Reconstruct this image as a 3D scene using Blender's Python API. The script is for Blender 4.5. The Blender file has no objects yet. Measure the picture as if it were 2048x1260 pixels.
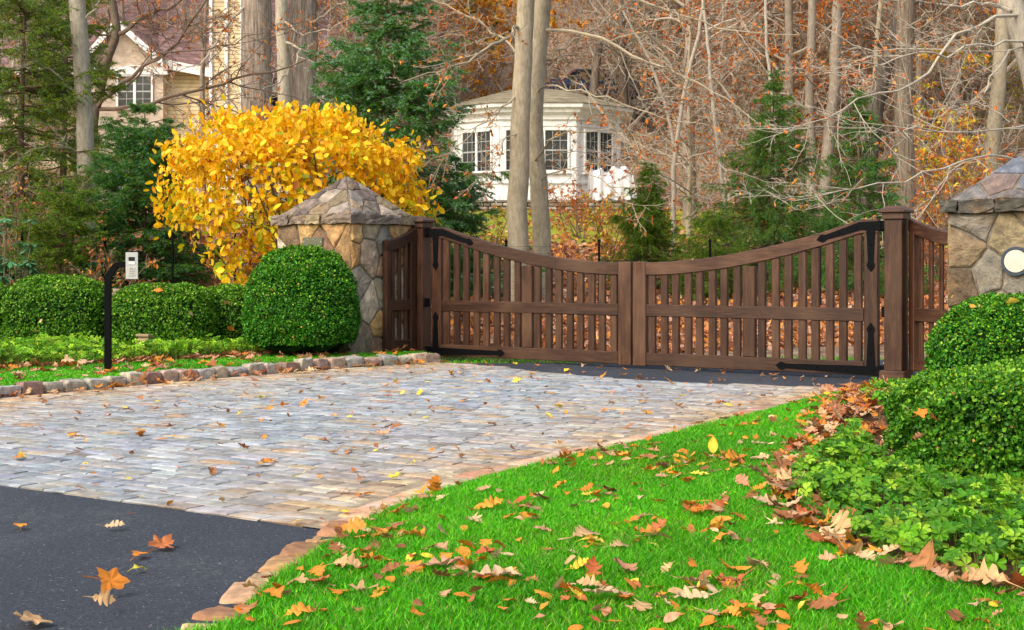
import bpy, bmesh, math, random
import numpy as np
from mathutils import Vector, Matrix
R = math.radians
# ------------------------------------------------------------------ camera, sky, sun, exposure
scn = bpy.context.scene
C = scn.collection
cam_d = bpy.data.cameras.new('camera'); cam = bpy.data.objects.new('camera', cam_d); C.objects.link(cam)
CH = 1.1; F = 2844.0; HY = 525.0
cam.location = (0, 0, CH); cam.rotation_euler = (R(90), 0, 0)
cam_d.sensor_width = 36.0; cam_d.lens = F/2048*36.0
cam_d.shift_y = -(630-HY)/2048.0
cam_d.clip_start = 0.05; cam_d.clip_end = 900
scn.camera = cam
world = bpy.data.worlds.new('World'); scn.world = world; world.use_nodes = True
wn = world.node_tree.nodes; wl = world.node_tree.links
SUN_EL, SUN_AZ = 44.0, -135.0          # azimuth from +Y, clockwise: behind the camera to the left
sky = wn.new('ShaderNodeTexSky'); sky.sky_type = 'NISHITA'; sky.sun_disc = False
sky.sun_elevation = R(SUN_EL); sky.sun_rotation = R(SUN_AZ); sky.air_density = 1.6; sky.dust_density = 5.0; sky.ozone_density = 0.6
bg = wn['Background']; wl.new(sky.outputs[0], bg.inputs[0]); bg.inputs[1].default_value = 0.15
sun_d = bpy.data.lights.new('sun', 'SUN'); sun = bpy.data.objects.new('sun', sun_d); C.objects.link(sun)
sun_d.energy = 0.9; sun_d.angle = R(30); sun_d.color = (1.0, 0.965, 0.92)
_a = R(SUN_AZ); _e = R(SUN_EL)
sdir = Vector((math.sin(_a)*math.cos(_e), math.cos(_a)*math.cos(_e), math.sin(_e)))
sun.rotation_euler = (-sdir).to_track_quat('-Z', 'Y').to_euler()
scn.view_settings.view_transform = 'Standard'; scn.view_settings.look = 'None'
scn.view_settings.exposure = 0.82; scn.view_settings.gamma = 1.0
scn.cycles.max_bounces = 6; scn.cycles.diffuse_bounces = 3; scn.cycles.glossy_bounces = 2
scn.cycles.transmission_bounces = 3; scn.cycles.transparent_max_bounces = 4
scn.cycles.caustics_reflective = False; scn.cycles.caustics_refractive = False

# ------------------------------------------------------------------ helpers
def P(px, py, Y): return np.array([(px-1024)/F*Y, Y, CH-(py-HY)/F*Y])
def G(px, py, z=0.0):
    Y = (CH-z)*F/(py-HY); return np.array([(px-1024)/F*Y, Y, z])
def rng(s): return np.random.default_rng(s)

class MB:
    def __init__(s): s.v=[]; s.c=[]; s.f=[]; s.n=0
    def add(s, verts, faces, col=(1,1,1)):
        verts = np.asarray(verts, dtype=np.float32).reshape(-1,3)
        col = np.asarray(col, dtype=np.float32)
        if col.ndim == 1: col = np.broadcast_to(col[:3], (len(verts),3))
        s.v.append(verts); s.c.append(col[:, :3])
        if isinstance(faces, np.ndarray): s.f.append(faces.astype(np.int64)+s.n)
        else:
            by = {}
            for f in faces: by.setdefault(len(f), []).append(f)
            for k, fs in by.items(): s.f.append(np.array(fs, dtype=np.int64)+s.n)
        s.n += len(verts)
    def mesh(s, name, smooth=False, recalc=False):
        me = bpy.data.meshes.new(name)
        if s.n == 0: return me
        v = np.concatenate(s.v)
        loops = np.concatenate([f.ravel() for f in s.f])
        sizes = np.concatenate([np.full(len(f), f.shape[1]) for f in s.f])
        starts = np.concatenate([[0], np.cumsum(sizes)[:-1]])
        me.vertices.add(len(v)); me.vertices.foreach_set('co', v.ravel())
        me.loops.add(len(loops)); me.loops.foreach_set('vertex_index', loops.astype(np.int32))
        me.polygons.add(len(sizes)); me.polygons.foreach_set('loop_start', starts.astype(np.int32))
        me.polygons.foreach_set('loop_total', sizes.astype(np.int32))
        me.polygons.foreach_set('use_smooth', np.full(len(sizes), smooth))
        me.update(calc_edges=True)
        a = me.color_attributes.new('Col', 'FLOAT_COLOR', 'POINT')
        cc = np.concatenate(s.c); a.data.foreach_set('color', np.hstack([cc, np.ones((len(cc),1), np.float32)]).astype(np.float32).ravel())
        if recalc:
            bm = bmesh.new(); bm.from_mesh(me); bmesh.ops.recalc_face_normals(bm, faces=bm.faces); bm.to_mesh(me); bm.free()
        return me
    def build(s, name, mat, parent=None, loc=(0,0,0), rz=0.0, smooth=False, recalc=False):
        me = s.mesh(name, smooth, recalc); me.materials.append(mat)
        o = bpy.data.objects.new(name, me); C.objects.link(o)
        o.location = loc; o.rotation_euler = (0,0,rz)
        if parent: o.parent = parent
        return o
def tag(o, label=None, cat=None, group=None, kind=None):
    if label: o['label'] = label
    if cat: o['category'] = cat
    if group: o['group'] = group
    if kind: o['kind'] = kind
    return o
def empty(name, loc, rz=0.0, **k):
    o = bpy.data.objects.new(name, None); C.objects.link(o); o.empty_display_size = 0.1
    o.location = tuple(float(q) for q in loc); o.rotation_euler = (0,0,rz); return tag(o, **k)
def dup(o, loc, rz=0, sc=1.0):
    r = o.copy(); C.objects.link(r); r.location = loc; r.rotation_euler = (0,0,rz); r.scale = (sc,)*3 if not hasattr(sc,'__len__') else sc
    for ch in list(o.children):
        c = ch.copy(); C.objects.link(c); c.parent = r
        for g in ch.children:
            d = g.copy(); C.objects.link(d); d.parent = c
    return r

def box(mb, lo, hi, bev=0.004, col=(1,1,1), M=None):
    lo = np.array(lo, float); hi = np.array(hi, float)
    lo, hi = np.minimum(lo,hi), np.maximum(lo,hi)
    b = min(bev, *(0.45*(hi-lo)))
    bm = bmesh.new()
    bmesh.ops.create_cube(bm, size=1.0)
    for v in bm.verts: v.co = Vector((lo+(np.array(v.co)+.5)*(hi-lo)))
    if b > 0: bmesh.ops.bevel(bm, geom=list(bm.edges), offset=b, segments=1, affect='EDGES', profile=.5)
    vs = np.array([v.co[:] for v in bm.verts]); fs = [[v.index for v in f.verts] for f in bm.faces]
    bm.free()
    if M is not None: vs = vs@np.array(M)[:3,:3].T + np.array(M)[:3,3]
    mb.add(vs, fs, col)
def prism(mb, pts, y0, y1, col=(1,1,1), axis='y'):
    pts = np.array(pts, float); n = len(pts)
    def put(d): 
        if axis=='y': return np.column_stack([pts[:,0], np.full(n,d), pts[:,1]])
        return np.column_stack([pts[:,0], pts[:,1], np.full(n,d)])
    vs = np.vstack([put(y0), put(y1)])
    fs = [list(range(n))[::-1], [i+n for i in range(n)]] + [[i,(i+1)%n,(i+1)%n+n,i+n] for i in range(n)]
    mb.add(vs, fs, col)
def sweep_plank(mb, xs, ztop, zbot, y0, y1, bev=0.006, col=(1,1,1)):
    """board of rectangular section with eased edges, running along x with varying top and bottom"""
    rings = []
    for x, a, b in zip(xs, ztop, zbot):
        bb = min(bev, abs(a-b)*.45)
        rings.append([(x,y0,b+bb),(x,y0,a-bb),(x,y0+bb,a),(x,y1-bb,a),(x,y1,a-bb),(x,y1,b+bb),(x,y1-bb,b),(x,y0+bb,b)])
    n = len(rings); vs = np.array(rings).reshape(-1,3)
    fs = [[i*8+j, i*8+(j+1)%8, (i+1)*8+(j+1)%8, (i+1)*8+j] for i in range(n-1) for j in range(8)]
    fs += [list(range(8))[::-1], [(n-1)*8+j for j in range(8)]]
    mb.add(vs, fs, col)
def norm(a): return a/np.maximum(np.linalg.norm(a, axis=-1, keepdims=True), 1e-9)
def tubes(mb, pts, r0, r1, sides, col=(1,1,1), cap=False, power=1.0):
    """pts (N,K,3): N polylines of K points each"""
    pts = np.asarray(pts, float); N, K, _ = pts.shape
    r0 = np.broadcast_to(r0, (N,)); r1 = np.broadcast_to(r1, (N,))
    t = np.empty_like(pts); t[:,1:-1] = pts[:,2:]-pts[:,:-2]; t[:,0] = pts[:,1]-pts[:,0]; t[:,-1] = pts[:,-1]-pts[:,-2]
    t = norm(t); tot = norm(pts[:,-1]-pts[:,0])
    ref = np.where(np.abs(tot[:,2:3])>.7, np.array([[1.,0.1,0]]), np.array([[0,0.1,1.]]))[:,None,:]
    a = norm(np.cross(t, np.broadcast_to(ref, t.shape))); b = np.cross(t, a)
    w = np.linspace(0,1,K)**power
    rad = r0[:,None]*(1-w)+r1[:,None]*w
    th = np.arange(sides)*2*math.pi/sides
    V = pts[:,:,None,:] + rad[:,:,None,None]*(a[:,:,None,:]*np.cos(th)[None,None,:,None]+b[:,:,None,:]*np.sin(th)[None,None,:,None])
    i = np.arange(N)[:,None,None]*K*sides; k = np.arange(K-1)[None,:,None]*sides; s_ = np.arange(sides)[None,None,:]; s2 = (s_+1)%sides
    f = np.stack([i+k+s_, i+k+s2, i+k+sides+s2, i+k+sides+s_], -1).reshape(-1,4)
    c = np.asarray(col, float)
    if c.ndim == 2: c = np.repeat(c, K*sides, axis=0)
    mb.add(V.reshape(-1,3), f, c)
def scatter(mb, tmpl, faces, pos, ux, uy, uz, sc, col):
    """instance template verts (m,3) at pos with axes ux,uy,uz (N,3)"""
    N = len(pos); m = len(tmpl); sc = np.broadcast_to(np.asarray(sc, float).reshape(-1,1,1) if np.ndim(sc) else sc, (N,1,1))
    V = pos[:,None,:] + sc*(tmpl[None,:,0:1]*ux[:,None,:]+tmpl[None,:,1:2]*uy[:,None,:]+tmpl[None,:,2:3]*uz[:,None,:])
    col = np.asarray(col, float)
    if col.ndim == 1: col = np.broadcast_to(col, (N,3))
    by = {}
    for f in faces: by.setdefault(len(f), []).append(f)
    base = mb.n
    V = V.reshape(-1,3); cc = np.repeat(col, m, axis=0)
    mb.v.append(V.astype(np.float32)); mb.c.append(cc.astype(np.float32))
    for k, fs in by.items():
        fs = np.array(fs); mb.f.append((fs[None]+ (np.arange(N)*m)[:,None,None]).reshape(-1,k)+base)
    mb.n += len(V)
def frames(r, N, up, upw=1.0, dirw=None):
    """random frames: uz near 'up' vectors (N,3) with randomness; returns ux,uy,uz"""
    uz = norm(np.asarray(up)*upw + r.normal(size=(N,3)))
    d = r.normal(size=(N,3)) if dirw is None else dirw + .6*r.normal(size=(N,3))
    ux = norm(d - (d*uz).sum(1,keepdims=True)*uz); uy = np.cross(uz, ux)
    return ux, uy, uz
def pick(r, N, cols, jit=.15, w=None):
    cols = np.array(cols, float); i = r.choice(len(cols), N, p=w)
    return np.clip(cols[i]*(1+jit*r.normal(size=(N,1)))*(1+.025*r.normal(size=(N,3))), 0.002, 1)
def inpoly(x, y, poly):
    poly = np.asarray(poly); n = len(poly); c = np.zeros(np.shape(x), bool); j = n-1
    for i in range(n):
        xi, yi = poly[i][:2]; xj, yj = poly[j][:2]
        cond = ((yi > y) != (yj > y)) & (x < (xj-xi)*(y-yi)/(yj-yi+1e-12)+xi); c ^= cond; j = i
    return c
def sample_poly(r, poly, n):
    poly = np.asarray(poly)[:, :2]; lo = poly.min(0); hi = poly.max(0); out = []; tot = 0
    while tot < n:
        q = lo+(hi-lo)*r.random((n*2,2)); q = q[inpoly(q[:,0], q[:,1], poly)]; out.append(q); tot += len(q)
    return np.concatenate(out)[:n]
def sheet(name, poly, z, mat, kind='structure'):
    mb = MB(); poly = np.asarray(poly)
    bm = bmesh.new(); vs = [bm.verts.new((p[0],p[1],z)) for p in poly]; f = bm.faces.new(vs)
    bmesh.ops.triangulate(bm, faces=[f]); bmesh.ops.recalc_face_normals(bm, faces=bm.faces)
    if bm.faces[:][0].normal.z < 0: bmesh.ops.reverse_faces(bm, faces=bm.faces)
    me = bpy.data.meshes.new(name); bm.to_mesh(me); bm.free(); me.materials.append(mat)
    o = bpy.data.objects.new(name, me); C.objects.link(o); o['kind'] = kind; return o
def vnoise(x, y, s=0):
    return (np.sin(x*1.3+s)+np.sin(y*1.7+s*2.1)+np.sin((x+y)*.9+s*.7)+np.sin((x-y)*2.3+s*1.3))/4

# ------------------------------------------------------------------ materials
def lin(r, g, b): return tuple(((c/255)/12.92 if c <= 10 else ((c/255+.055)/1.055)**2.4) for c in (r,g,b))
def mat(name, rough=.7, spec=.3):
    m = bpy.data.materials.new(name); m.use_nodes = True; nt = m.node_tree; p = nt.nodes['Principled BSDF']
    p.inputs['Roughness'].default_value = rough; p.inputs['Specular IOR Level'].default_value = spec
    return m, nt, p
def nd(nt, t, **k):
    n = nt.nodes.new(t)
    for a, v in k.items(): setattr(n, a, v)
    return n
def coords(nt, scale=(1,1,1), kind='Object'):
    tc = nd(nt,'ShaderNodeTexCoord'); mp = nd(nt,'ShaderNodeMapping'); mp.inputs['Scale'].default_value = scale
    nt.links.new(tc.outputs[kind], mp.inputs[0]); return mp.outputs[0]
def noise(nt, vec, scale, detail=4, rough=.6):
    n = nd(nt,'ShaderNodeTexNoise'); n.inputs['Scale'].default_value = scale; n.inputs['Detail'].default_value = detail; n.inputs['Roughness'].default_value = rough
    nt.links.new(vec, n.inputs['Vector']); return n.outputs[0]
def ramp(nt, fac, stops):
    n = nd(nt,'ShaderNodeValToRGB'); e = n.color_ramp.elements
    while len(e) < len(stops): e.new(.5)
    for i,(p,c) in enumerate(stops): e[i].position = p; e[i].color = (*c,1)
    nt.links.new(fac, n.inputs[0]); return n.outputs[0]
def mix(nt, a, b, fac, mode='MIX'):
    n = nd(nt,'ShaderNodeMix', data_type='RGBA', blend_type=mode)
    for v, i in ((fac,0),(a,6),(b,7)):
        if hasattr(v,'links') or isinstance(v, bpy.types.NodeSocket): nt.links.new(v, n.inputs[i])
        else: n.inputs[i].default_value = v if i == 0 else (*v[:3],1)
    return n.outputs[2]
def bump(nt, p, h, strength=.5, dist=.01):
    b = nd(nt,'ShaderNodeBump'); b.inputs['Strength'].default_value = strength; b.inputs['Distance'].default_value = dist
    nt.links.new(h, b.inputs['Height']); nt.links.new(b.outputs[0], p.inputs['Normal'])
def attr(nt): return nd(nt,'ShaderNodeVertexColor', layer_name='Col').outputs[0]

def m_leaf(name, rough=.5, trans=.35, spec=.35, vein=False):
    m, nt, p = mat(name, rough, spec); a = attr(nt)
    v = noise(nt, coords(nt), 60, 2); c = mix(nt, a, ramp(nt, v, [(.3,(.72,.72,.72)),(.7,(1.2,1.2,1.2))]), 1.0, 'MULTIPLY')
    nt.links.new(c, p.inputs['Base Color'])
    tr = nd(nt,'ShaderNodeBsdfTranslucent'); nt.links.new(c, tr.inputs[0])
    ms = nd(nt,'ShaderNodeMixShader'); ms.inputs[0].default_value = trans
    nt.links.new(p.outputs[0], ms.inputs[1]); nt.links.new(tr.outputs[0], ms.inputs[2])
    nt.links.new(ms.outputs[0], nt.nodes['Material Output'].inputs[0]); return m
def m_attr(name, rough=.8, spec=.2, var=.35, scale=20, bmp=.4, dist=.01, stretch=(1,1,1)):
    m, nt, p = mat(name, rough, spec); a = attr(nt); co = coords(nt, stretch)
    v = noise(nt, co, scale, 8, .65)
    c = mix(nt, a, ramp(nt, v, [(.25,(1-var,)*3),(.75,(1+var,)*3)]), 1.0, 'MULTIPLY')
    nt.links.new(c, p.inputs['Base Color']); bump(nt, p, v, bmp, dist); return m
def m_wood(name, axis):
    st = {'x':(1.2,14,14),'z':(14,14,1.2)}[axis]
    m, nt, p = mat(name, .42, .4)
    oi = nd(nt,'ShaderNodeObjectInfo'); tc = nd(nt,'ShaderNodeTexCoord')
    off = nd(nt,'ShaderNodeVectorMath', operation='ADD'); nt.links.new(tc.outputs['Object'], off.inputs[0])
    sc = nd(nt,'ShaderNodeVectorMath', operation='SCALE'); sc.inputs[0].default_value = (3,5,7); nt.links.new(oi.outputs['Random'], sc.inputs['Scale']); nt.links.new(sc.outputs[0], off.inputs[1])
    mp = nd(nt,'ShaderNodeMapping'); mp.inputs['Scale'].default_value = st; nt.links.new(off.outputs[0], mp.inputs[0])
    n1 = noise(nt, mp.outputs[0], 2.0, 6, .7); n2 = noise(nt, mp.outputs[0], 9.0, 4, .7)
    c = ramp(nt, n1, [(.25,(.018,.0075,.0045)),(.5,(.056,.024,.014)),(.78,(.13,.062,.034))])
    c2 = mix(nt, c, ramp(nt, n2, [(.3,(.5,.5,.5)),(.68,(1.25,1.22,1.18))]), 1.0, 'MULTIPLY')
    big = noise(nt, off.outputs[0], 1.3, 3, .6)
    c2 = mix(nt, c2, (.15,.085,.05), ramp(nt, big, [(.5,(0,0,0)),(.78,(.5,.5,.5))]))
    v = nd(nt,'ShaderNodeMapRange'); v.inputs[3].default_value=.72; v.inputs[4].default_value=1.3; nt.links.new(oi.outputs['Random'], v.inputs[0])
    c3 = mix(nt, c2, v.outputs[0], 1.0, 'MULTIPLY'); nt.links.new(c3, p.inputs['Base Color'])
    bump(nt, p, n2, .45, .004); return m
def m_ramp(name, stops, scale, rough=.8, spec=.2, bmp=.3, dist=.02, stretch=(1,1,1), detail=6):
    m, nt, p = mat(name, rough, spec); co = coords(nt, stretch); n = noise(nt, co, scale, detail)
    nt.links.new(ramp(nt, n, stops), p.inputs['Base Color'])
    if bmp: bump(nt, p, n, bmp, dist)
    return m
def m_plain(name, col, rough=.5, spec=.4, metal=0, bmp=0, scale=80):
    m, nt, p = mat(name, rough, spec); n = noise(nt, coords(nt), scale, 3)
    nt.links.new(mix(nt, col, ramp(nt, n, [(.3,(.85,)*3),(.7,(1.12,)*3)]), 1.0, 'MULTIPLY'), p.inputs['Base Color'])
    p.inputs['Metallic'].default_value = metal
    if bmp: bump(nt, p, n, bmp, .003)
    return m
M = {}
M['wood_x'] = m_wood('wood_rail','x'); M['wood_z'] = m_wood('wood_upright','z')
M['iron'] = m_plain('black_iron', (.002,.0025,.004), .65, .1, 0, .4, 60)
M['leaf'] = m_leaf('leaf'); M['box'] = m_leaf('boxwood_leaf', .45, .25, .28); M['cov'] = m_leaf('cover_leaf', .45, .3, .22); M['needle'] = m_leaf('needle', .5, .38, .25)
M['fallen'] = m_leaf('fallen_leaf', .6, .2, .3); M['grassb'] = m_leaf('grass_blade', .45, .35, .35)
def m_stone():
    m, nt, p = mat('field_stone', .78, .25); a = attr(nt); co = coords(nt)
    n = noise(nt, co, 9, 10, .72); w = noise(nt, coords(nt,(1,1,1.6)), 5, 5, .7); f = noise(nt, co, 45, 4, .7)
    c = mix(nt, a, ramp(nt, n, [(.28,(.35,.34,.33)),(.5,(.95,.93,.9)),(.72,(1.7,1.6,1.5))]), 1.0, 'MULTIPLY')
    c = mix(nt, c, (.40,.24,.09), ramp(nt, w, [(.55,(0,0,0)),(.72,(.55,)*3)]))
    nt.links.new(c, p.inputs['Base Color']); h = mix(nt, n, f, .35); bump(nt, p, h, 1.0, .04); return m
M['stone'] = m_stone()
def m_cobble():
    m, nt, p = mat('cobble_stone', .75, .2); a = attr(nt); co = coords(nt)
    n = noise(nt, co, 16, 8, .7); big = noise(nt, coords(nt,(1,2.2,1)), 2.3, 6, .65); b2 = noise(nt, co, .7, 4, .6)
    c = mix(nt, a, ramp(nt, n, [(.28,(.55,)*3),(.72,(1.42,)*3)]), 1.0, 'MULTIPLY')
    c = mix(nt, c, (.50,.53,.55), ramp(nt, big, [(.52,(0,0,0)),(.68,(.62,)*3)]))
    c = mix(nt, c, (.42,.33,.22), ramp(nt, b2, [(.56,(0,0,0)),(.74,(.38,)*3)]))
    nt.links.new(c, p.inputs['Base Color']); bump(nt, p, n, .7, .008); return m
M['cobble'] = m_cobble(); M['kerbstone'] = m_attr('kerb_stone', .75, .25, .5, 16, .8, .01)
def m_bark(name, stretch, dark, sc, bmp, dist):
    m, nt, p = mat(name, .88, .12); a = attr(nt); co = coords(nt, stretch)
    n = noise(nt, co, sc, 9, .7); b = noise(nt, coords(nt,(1,1,.6)), 3.2, 6, .7); l = noise(nt, coords(nt), 9, 5, .75)
    c = mix(nt, a, ramp(nt, n, [(.30,(dark,)*3),(.62,(1.25,)*3)]), 1.0, 'MULTIPLY')
    c = mix(nt, c, (.12,.11,.07), ramp(nt, b, [(.5,(0,0,0)),(.72,(.55,)*3)]))
    c = mix(nt, c, (.52,.50,.42), ramp(nt, l, [(.60,(0,0,0)),(.68,(.45,)*3)]))
    nt.links.new(c, p.inputs['Base Color']); bump(nt, p, n, bmp, dist); return m
M['bark'] = m_bark('smooth_bark', (4,4,1.2), .7, 7, .6, .02)
M['ridged'] = m_bark('ridged_bark', (3.2,3.2,.28), .22, 6, 1.0, .07)
M['twig'] = m_attr('twig_bark', .85, .1, .25, 5, 0.0)
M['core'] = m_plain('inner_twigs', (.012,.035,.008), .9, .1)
M['mortar'] = m_ramp('mortar', [(.3,(.10,.085,.07)),(.7,(.24,.21,.17))], 25, .9, .1, .5, .01)
M['sand'] = m_ramp('joint_sand', [(.3,(.20,.16,.11)),(.7,(.38,.31,.22))], 30, .9, .1, .5, .01)
M['steel'] = m_plain('brushed_steel', (.62,.62,.60), .38, .5, .15)
M['white'] = m_plain('white_paint', (.82,.82,.81), .5, .4, 0, .05, 8)
M['dark'] = m_plain('dark_plastic', (.02,.02,.022), .4, .4)
M['bronze'] = m_plain('bronze_metal', (.30,.22,.13), .5, .5, .2)
# asphalt
def m_asphalt():
    m, nt, p = mat('asphalt_surface', .75, .35); co = coords(nt)
    n = noise(nt, co, 70, 4, .8); big = noise(nt, co, 1.1, 5, .6); sp = noise(nt, co, 75, 2, .5)
    c = ramp(nt, n, [(.35,(.016,.021,.031)),(.60,(.050,.061,.083)),(.80,(.20,.22,.26))])
    dust = mix(nt, ramp(nt, big, [(.48,(0,0,0)),(.70,(1,1,1))]), ramp(nt, noise(nt, co, 25, 6, .8), [(.45,(0,0,0)),(.62,(.8,.8,.8))]), 1.0, 'MULTIPLY')
    c = mix(nt, c, (.13,.14,.15), dust)
    c = mix(nt, c, (.42,.41,.40), ramp(nt, sp, [(.685,(0,0,0)),(.72,(.7,.7,.7))]))
    nt.links.new(c, p.inputs['Base Color']); bump(nt, p, n, 1.0, .012); return m
M['asphalt'] = m_asphalt()
M['soil'] = m_ramp('soil', [(.3,(.03,.018,.01)),(.55,(.09,.05,.028)),(.75,(.16,.09,.05))], 14, .95, .05, .8, .03)
M['turf'] = m_ramp('turf_ground', [(.3,(.018,.075,.006)),(.7,(.04,.15,.012))], 20, .95, .05, .6, .02)
def m_hill():
    m, nt, p = mat('leafy_hillside', .95, .05); co = coords(nt)
    n = noise(nt, co, 5, 8, .75); big = noise(nt, co, .22, 4, .6); f = noise(nt, co, 1.3, 6, .7)
    c = ramp(nt, n, [(.28,(.08,.055,.035)),(.45,(.22,.135,.075)),(.58,(.38,.27,.17)),(.75,(.52,.42,.31))])  # litter tones lightened to stand in for distant haze
    c = mix(nt, c, (.28,.24,.22), ramp(nt, f, [(.4,(0,0,0)),(.75,(.6,.6,.6))]))
    g = ramp(nt, big, [(.54,(0,0,0)),(.64,(1,1,1))])
    # moss and turf grow on the gentle slope just below the terrace
    tc = nd(nt,'ShaderNodeTexCoord'); sx = nd(nt,'ShaderNodeSeparateXYZ'); nt.links.new(tc.outputs['Object'], sx.inputs[0])
    def band(o, a, b, c_, d_):
        q = nd(nt,'ShaderNodeMapRange', interpolation_type='SMOOTHSTEP'); q.inputs[1].default_value=a; q.inputs[2].default_value=b; nt.links.new(o, q.inputs[0])
        w = nd(nt,'ShaderNodeMapRange', interpolation_type='SMOOTHSTEP'); w.inputs[1].default_value=c_; w.inputs[2].default_value=d_; w.inputs[3].default_value=1; w.inputs[4].default_value=0; nt.links.new(o, w.inputs[0])
        z = nd(nt,'ShaderNodeMath', operation='MULTIPLY'); nt.links.new(q.outputs[0], z.inputs[0]); nt.links.new(w.outputs[0], z.inputs[1]); return z.outputs[0]
    zz = nd(nt,'ShaderNodeMath', operation='MULTIPLY'); nt.links.new(band(sx.outputs[1],29,33,43,45), zz.inputs[0]); nt.links.new(band(sx.outputs[0],-6,-3,5,8), zz.inputs[1])
    z2 = nd(nt,'ShaderNodeMath', operation='MULTIPLY'); nt.links.new(zz.outputs[0], z2.inputs[0]); z2.inputs[1].default_value = .85
    gc = ramp(nt, f, [(.3,(.16,.24,.012)),(.65,(.36,.38,.02)),(.85,(.34,.20,.05))])
    c = mix(nt, c, gc, z2.outputs[0])
    nt.links.new(c, p.inputs['Base Color']); bump(nt, p, n, 1.0, .08); return m
M['hill'] = m_hill()
def m_brick(name, cols, mortar, bw, rh, msize=.01, swap=True, bmp=.3, offset=.5, rough=.85):
    m, nt, p = mat(name, rough, .2); tc = nd(nt,'ShaderNodeTexCoord'); sx = nd(nt,'ShaderNodeSeparateXYZ'); nt.links.new(tc.outputs['Object'], sx.inputs[0])
    ad = nd(nt,'ShaderNodeMath', operation='ADD'); nt.links.new(sx.outputs[0], ad.inputs[0]); nt.links.new(sx.outputs[1], ad.inputs[1])
    cx = nd(nt,'ShaderNodeCombineXYZ'); nt.links.new(ad.outputs[0], cx.inputs[0]); nt.links.new(sx.outputs[2], cx.inputs[1])
    b = nd(nt,'ShaderNodeTexBrick'); b.offset = offset; nt.links.new(cx.outputs[0], b.inputs['Vector'])
    b.inputs['Color1'].default_value = (*cols[0],1); b.inputs['Color2'].default_value = (*cols[1],1); b.inputs['Mortar'].default_value = (*mortar,1)
    b.inputs['Scale'].default_value = 1; b.inputs['Brick Width'].default_value = bw; b.inputs['Row Height'].default_value = rh; b.inputs['Mortar Size'].default_value = msize
    n = noise(nt, tc.outputs['Object'], 3, 5)
    nt.links.new(mix(nt, b.outputs[0], ramp(nt, n, [(.3,(.75,)*3),(.7,(1.2,)*3)]), 1.0, 'MULTIPLY'), p.inputs['Base Color'])
    if bmp:
        inv = nd(nt,'ShaderNodeMath', operation='SUBTRACT'); inv.inputs[0].default_value = 1; nt.links.new(b.outputs[1], inv.inputs[1]); bump(nt, p, inv.outputs[0], bmp, .02)
    return m
M['shingle'] = m_brick('roof_shingles', [(.16,.095,.10),(.26,.165,.16)], (.09,.055,.055), .30, .16, .008)
M['grey_shingle'] = m_brick('mossy_grey_shingles', [(.22,.19,.13),(.30,.26,.17)], (.12,.11,.07), .30, .13, .008)
M['brick'] = m_brick('pale_brick', [(.50,.39,.29),(.60,.49,.38)], (.55,.50,.43), .22, .075, .008)
M['siding'] = m_brick('cream_siding', [(.72,.60,.37),(.74,.62,.39)], (.42,.32,.17), 40, .14, .012, bmp=.6)
def m_glass():
    m, nt, p = mat('window_glass', .08, .6); n = noise(nt, coords(nt), 1.5, 3)
    nt.links.new(ramp(nt, n, [(.35,(.012,.016,.02)),(.7,(.05,.06,.07))]), p.inputs['Base Color']); return m
M['glass'] = m_glass()
M['bars'] = m_plain('grey_glazing_bars', (.42,.44,.44), .5, .3)
M['cover'] = m_plain('white_sheet', (.62,.62,.65), .7, .2)
M['lamp'] = m_plain('frosted_lens', (.58,.56,.48), .35, .5)
M['ring'] = m_plain('blue_grey_ring', (.03,.05,.08), .4, .5)
M['plaque'] = m_plain('weathered_bronze', (.13,.14,.10), .5, .4, .2, .3, 30)
M['carpaint'] = m_plain('dark_paint_blue_reflections', (.05,.09,.2), .25, .6)  # dark car; the blue puts its reflections into the base colour
M['rubber'] = m_plain('tyre_rubber', (.02,.02,.02), .8, .2)

# ------------------------------------------------------------------ terrain
def H(x, y):
    x = np.asarray(x, float); y = np.asarray(y, float)
    z = np.where(y < 16.3, 0, .1*(y-16.3)); z = np.where(y > 45, 2.87+.09*(y-45), z); z = np.where(y > 50, 3.32+.50*(y-50), z)
    am = np.clip((y-18)/15, 0, 1)
    return -.03 + z + am*(.10*vnoise(x*.8, y*.7, 1)+.25*np.clip((y-50)/20,0,1)*vnoise(x*.21, y*.2, 4))
def terrain():
    mb = MB()
    xs = np.concatenate([np.arange(-140,-30,6), np.arange(-30,31,.75), np.arange(36,141,6)])
    ys = np.concatenate([np.arange(-40,12,6), np.arange(12,52,.5), np.arange(52,90,1.5), np.arange(90,261,6)])
    X, Y = np.meshgrid(xs, ys); Z = H(X, Y); n = len(xs)
    i = (np.arange(len(ys)-1)[:,None]*n+np.arange(n-1)[None]).ravel()
    mb.add(np.stack([X,Y,Z],-1).reshape(-1,3), np.stack([i,i+1,i+n+1,i+n],1))
    o = mb.build('hillside', M['hill'], smooth=True); o['kind'] = 'structure'
terrain()

# ------------------------------------------------------------------ plan of the drive (world metres)
gd = np.array([.821,-.571]); gn = np.array([.571,.821])      # along the gate, and away from the camera
GA = np.array([-1.05,16.4])                                  # centre of the far gate post
def S(s, off=0): return GA + gd*s + gn*off
edgeR_px = [(440,1310),(462,1255),(490,1215),(530,1175),(585,1138),(650,1098),(700,1066),(770,1032),(860,998),(1000,955),(1200,908),(1330,878),(1450,850),(1600,808),(1745,776)]
edgeR = np.array([G(*p)[:2] for p in edgeR_px])
kerbR = np.array([G(*p)[:2] for p in [(330,1290),(366,1256),(425,1213),(486,1164),(542,1127),(596,1093),(640,1067)]])
kerbL_px = [(-420,880),(-200,838),(0,800),(180,784),(350,768),(560,750),(700,739),(868,729)]
kerbL = np.array([G(*p)[:2] for p in kerbL_px])
backC = np.array([G(*p)[:2] for p in [(880,728),(905,729),(1000,737),(1100,750),(1230,761),(1350,768),(1500,774),(1660,779)]])
frontA = G(-60,967)[:2]; frontB = G(645,1066)[:2]
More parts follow.
